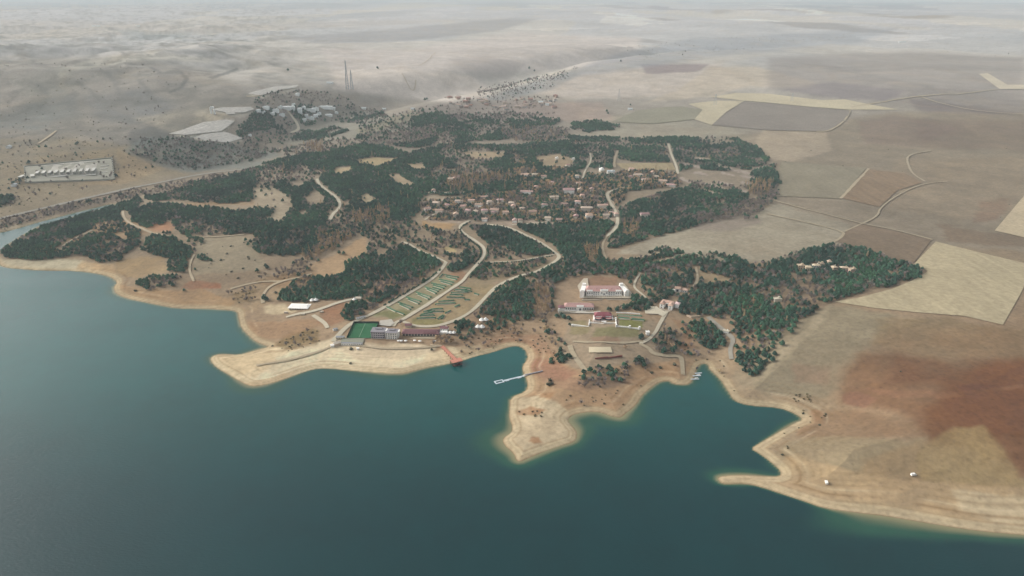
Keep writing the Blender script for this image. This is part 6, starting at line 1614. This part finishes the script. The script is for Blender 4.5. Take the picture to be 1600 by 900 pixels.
STANDS = [  # photo region -> where it stands
 (840,488,900,548,'left of the red pavilion'), (850,543,910,575,'at the dusty road corner'), (895,565,990,615,'on the slope below the court'),
 (988,555,1016,585,'beside the road below the court'), (1015,500,1064,560,'in the square clump by the court'), (1064,495,1140,550,'between quay and grey lane'),
 (1138,500,1260,600,'at the right wood lower tip'), (700,488,748,540,'in the clump by white tents'), (756,495,800,525,'right of the white tents'), (530,465,580,505,'above the football pitch'),
 (900,425,1063,500,'around the mansion and the right house'), (1063,380,1260,500,'right of the white villa'), (1200,380,1450,500,'round the sand houses'), (720,425,870,505,'in the wood left of the mansion'),
 (610,500,720,542,'in front of the restaurant'), (420,395,700,480,'left of the garden blocks'), (200,425,305,460,'in the low clump by the left beach'), (200,355,320,430,'in the headland right arm'),
 (0,300,225,412,'on the left headland'), (300,370,420,445,'in the meadow on the left'), (400,500,560,560,'on the bank behind the sand spit'), (1225,605,1310,720,'in the hollow behind the right bay'), (780,590,1010,725,'on the central peninsula'),
 (700,500,900,600,'on the bank between the two bays'), (1060,540,1240,720,'on the bank right of the inlet'), (1240,450,1640,850,'on the red brown slope'), (640,340,960,430,'in the wood below the village'), (640,225,1220,390,'in and round the village'),
 (0,180,480,380,'on the left hills'), (300,400,560,520,'on the spur left of the yard'), (-99,-99,1700,999,'in the middle woods')]
def stand(u, v):
    for a, b_, c, d, txt in STANDS:
        if a <= u <= c and b_ <= v <= d: return txt
KINDS = [('pine', 'pine_tree', 'dark green pine', 'pine', 'dark pines'), ('bare', 'bare_tree', 'bare grey brown tree', 'bare tree', 'bare trees'), ('poplar', 'poplar_tree', 'slim autumn tinted poplar', 'poplar', 'autumn poplars'),
         ('round', 'autumn_tree', 'rusty brown autumn tree', 'autumn tree', 'rusty autumn trees'), ('shrub', 'dry_shrub', 'dry olive brown shrub', 'shrub', 'dry shrubs'), ('dshrub', 'dark_shrub', 'small dark round bush', 'bush', 'dark bushes')]
REST = {'pine': ('pine_forest', 'dark green mass of pines covering the land behind the shore'), 'bare': ('bare_woodland', 'grey brown haze of leafless trees between the pines'), 'poplar': ('poplar_grove', 'orange tinted poplars farther back'),
        'round': ('autumn_woodland', 'rusty autumn crowns among the village houses'), 'shrub': ('scrub', 'thin dry scrub on the banks and hills'), 'dshrub': ('bushes', 'small dark bushes dotted over the far hills')}
def gn_instances(o, sources):
    ng = bpy.data.node_groups.new('plants_on_points', 'GeometryNodeTree')
    ng.interface.new_socket('Geometry', in_out='INPUT', socket_type='NodeSocketGeometry')
    ng.interface.new_socket('Geometry', in_out='OUTPUT', socket_type='NodeSocketGeometry')
    N = ng.nodes; L = ng.links
    gi = N.new('NodeGroupInput'); go = N.new('NodeGroupOutput'); jn = N.new('GeometryNodeJoinGeometry')
    def attr(nm, t): 
        a = N.new('GeometryNodeInputNamedAttribute'); a.data_type = t; a.inputs['Name'].default_value = nm; return a.outputs['Attribute']
    sc, rt, ix = attr('scl', 'FLOAT'), attr('rot', 'FLOAT'), attr('idx', 'INT')
    cx = N.new('ShaderNodeCombineXYZ'); L.new(rt, cx.inputs['Z'])
    for k, s_ in enumerate(sources):
        cmp_ = N.new('FunctionNodeCompare'); cmp_.data_type = 'INT'; cmp_.operation = 'EQUAL'
        ia = [i for i in cmp_.inputs if i.name == 'A' and i.type == 'INT'][0]; ib = [i for i in cmp_.inputs if i.name == 'B' and i.type == 'INT'][0]
        L.new(ix, ia); ib.default_value = k
        oi = N.new('GeometryNodeObjectInfo'); oi.inputs['Object'].default_value = s_; oi.inputs['As Instance'].default_value = True
        ip = N.new('GeometryNodeInstanceOnPoints')
        L.new(gi.outputs[0], ip.inputs['Points']); L.new(cmp_.outputs[0], ip.inputs['Selection']); L.new(oi.outputs['Geometry'], ip.inputs['Instance'])
        L.new(cx.outputs[0], ip.inputs['Rotation']); L.new(sc, ip.inputs['Scale']); L.new(ip.outputs[0], jn.inputs[0])
    L.new(jn.outputs[0], go.inputs[0])
    md = o.modifiers.new('plants', 'NODES'); md.node_group = ng
for ki, (key, nm, lab, cat, grp) in enumerate(KINDS):
    T = TR[KD == ki]
    vis = (T[:, 6] > -5) & (T[:, 6] < 1605) & (T[:, 7] < 905) & (T[:, 7] > 0)
    idx = np.nonzero(vis)[0][:298]
    rest = np.ones(len(T), bool); rest[idx] = False
    src = [None] * 5; byst = {}
    for i in idx:
        X, Y, Z, s_, rz, v_, u, v = T[i]
        o = bpy.data.objects.new(nm, MESH[key][int(v_)]); COL.objects.link(o)
        o.location = (X, Y, Z - .15); o.rotation_euler = (0, 0, rz); o.scale = (s_, s_, s_ * rnd.uniform(.8, 1.05))
        st = stand(u, v); tag(o, lab + ' standing ' + st, cat, grp + ' ' + st); byst.setdefault(st, []).append((u, o))
        if src[int(v_)] is None: src[int(v_)] = o
    for st, lst in byst.items():
        if len(lst) <= 34:
            lst.sort(key=lambda q: q[0])
            for k_, (u_, o_) in enumerate(lst):
                pos = 'only one' if len(lst) == 1 else 'leftmost' if k_ == 0 else 'rightmost' if k_ == len(lst) - 1 else ORD[k_] + ' from the left'
                o_['label'] = '%s, %s %s' % (lab, pos, st)
    for v_ in range(5):
        if src[v_] is None: src[v_] = next(s for s in src if s)
    Q = T[rest]
    if len(Q):
        me = bpy.data.meshes.new(REST[key][0]); me.vertices.add(len(Q))
        me.vertices.foreach_set('co', (Q[:, :3] - [0, 0, .15]).astype(np.float32).ravel())
        for n_, t_, d_ in (('scl', 'FLOAT', Q[:, 3].astype(np.float32)), ('rot', 'FLOAT', Q[:, 4].astype(np.float32)), ('idx', 'INT', Q[:, 5].astype(np.int32))):
            a_ = me.attributes.new(n_, t_, 'POINT'); a_.data.foreach_set('value', d_)
        o = bpy.data.objects.new(REST[key][0], me); COL.objects.link(o); gn_instances(o, src)
        tag(o, REST[key][1], kind='stuff')
    print('PLANTS', key, len(T))

# ------------------------------------------------------------ the hazy air
hz = mesh_obj('haze', *(lambda x0, x1, y0, y1, z0, z1: ([(x0, y0, z0), (x1, y0, z0), (x1, y1, z0), (x0, y1, z0), (x0, y0, z1), (x1, y0, z1), (x1, y1, z1), (x0, y1, z1)],
     [(3, 2, 1, 0), (4, 5, 6, 7), (0, 1, 5, 4), (1, 2, 6, 5), (2, 3, 7, 6), (3, 0, 4, 7)]))(-110000, 110000, -6000, 105000, float(GZ.min()) - 1.5, max(CAM_H + 12, float(GZ.max()) + 6)), bpy.data.materials.new('hazy_air'))
hm = hz.data.materials[0]; hm.use_nodes = True; hn = hm.node_tree; hn.nodes.clear()
ho = hn.nodes.new('ShaderNodeOutputMaterial'); hv = hn.nodes.new('ShaderNodeVolumePrincipled')
hv.inputs['Color'].default_value = (0.86, 0.965, 1.0, 1); hv.inputs['Density'].default_value = 1.0 / HAZE_L; hv.inputs['Anisotropy'].default_value = 0.0
hn.links.new(hv.outputs[0], ho.inputs['Volume'])
tag(hz, 'thin pale haze over the land', kind='stuff')
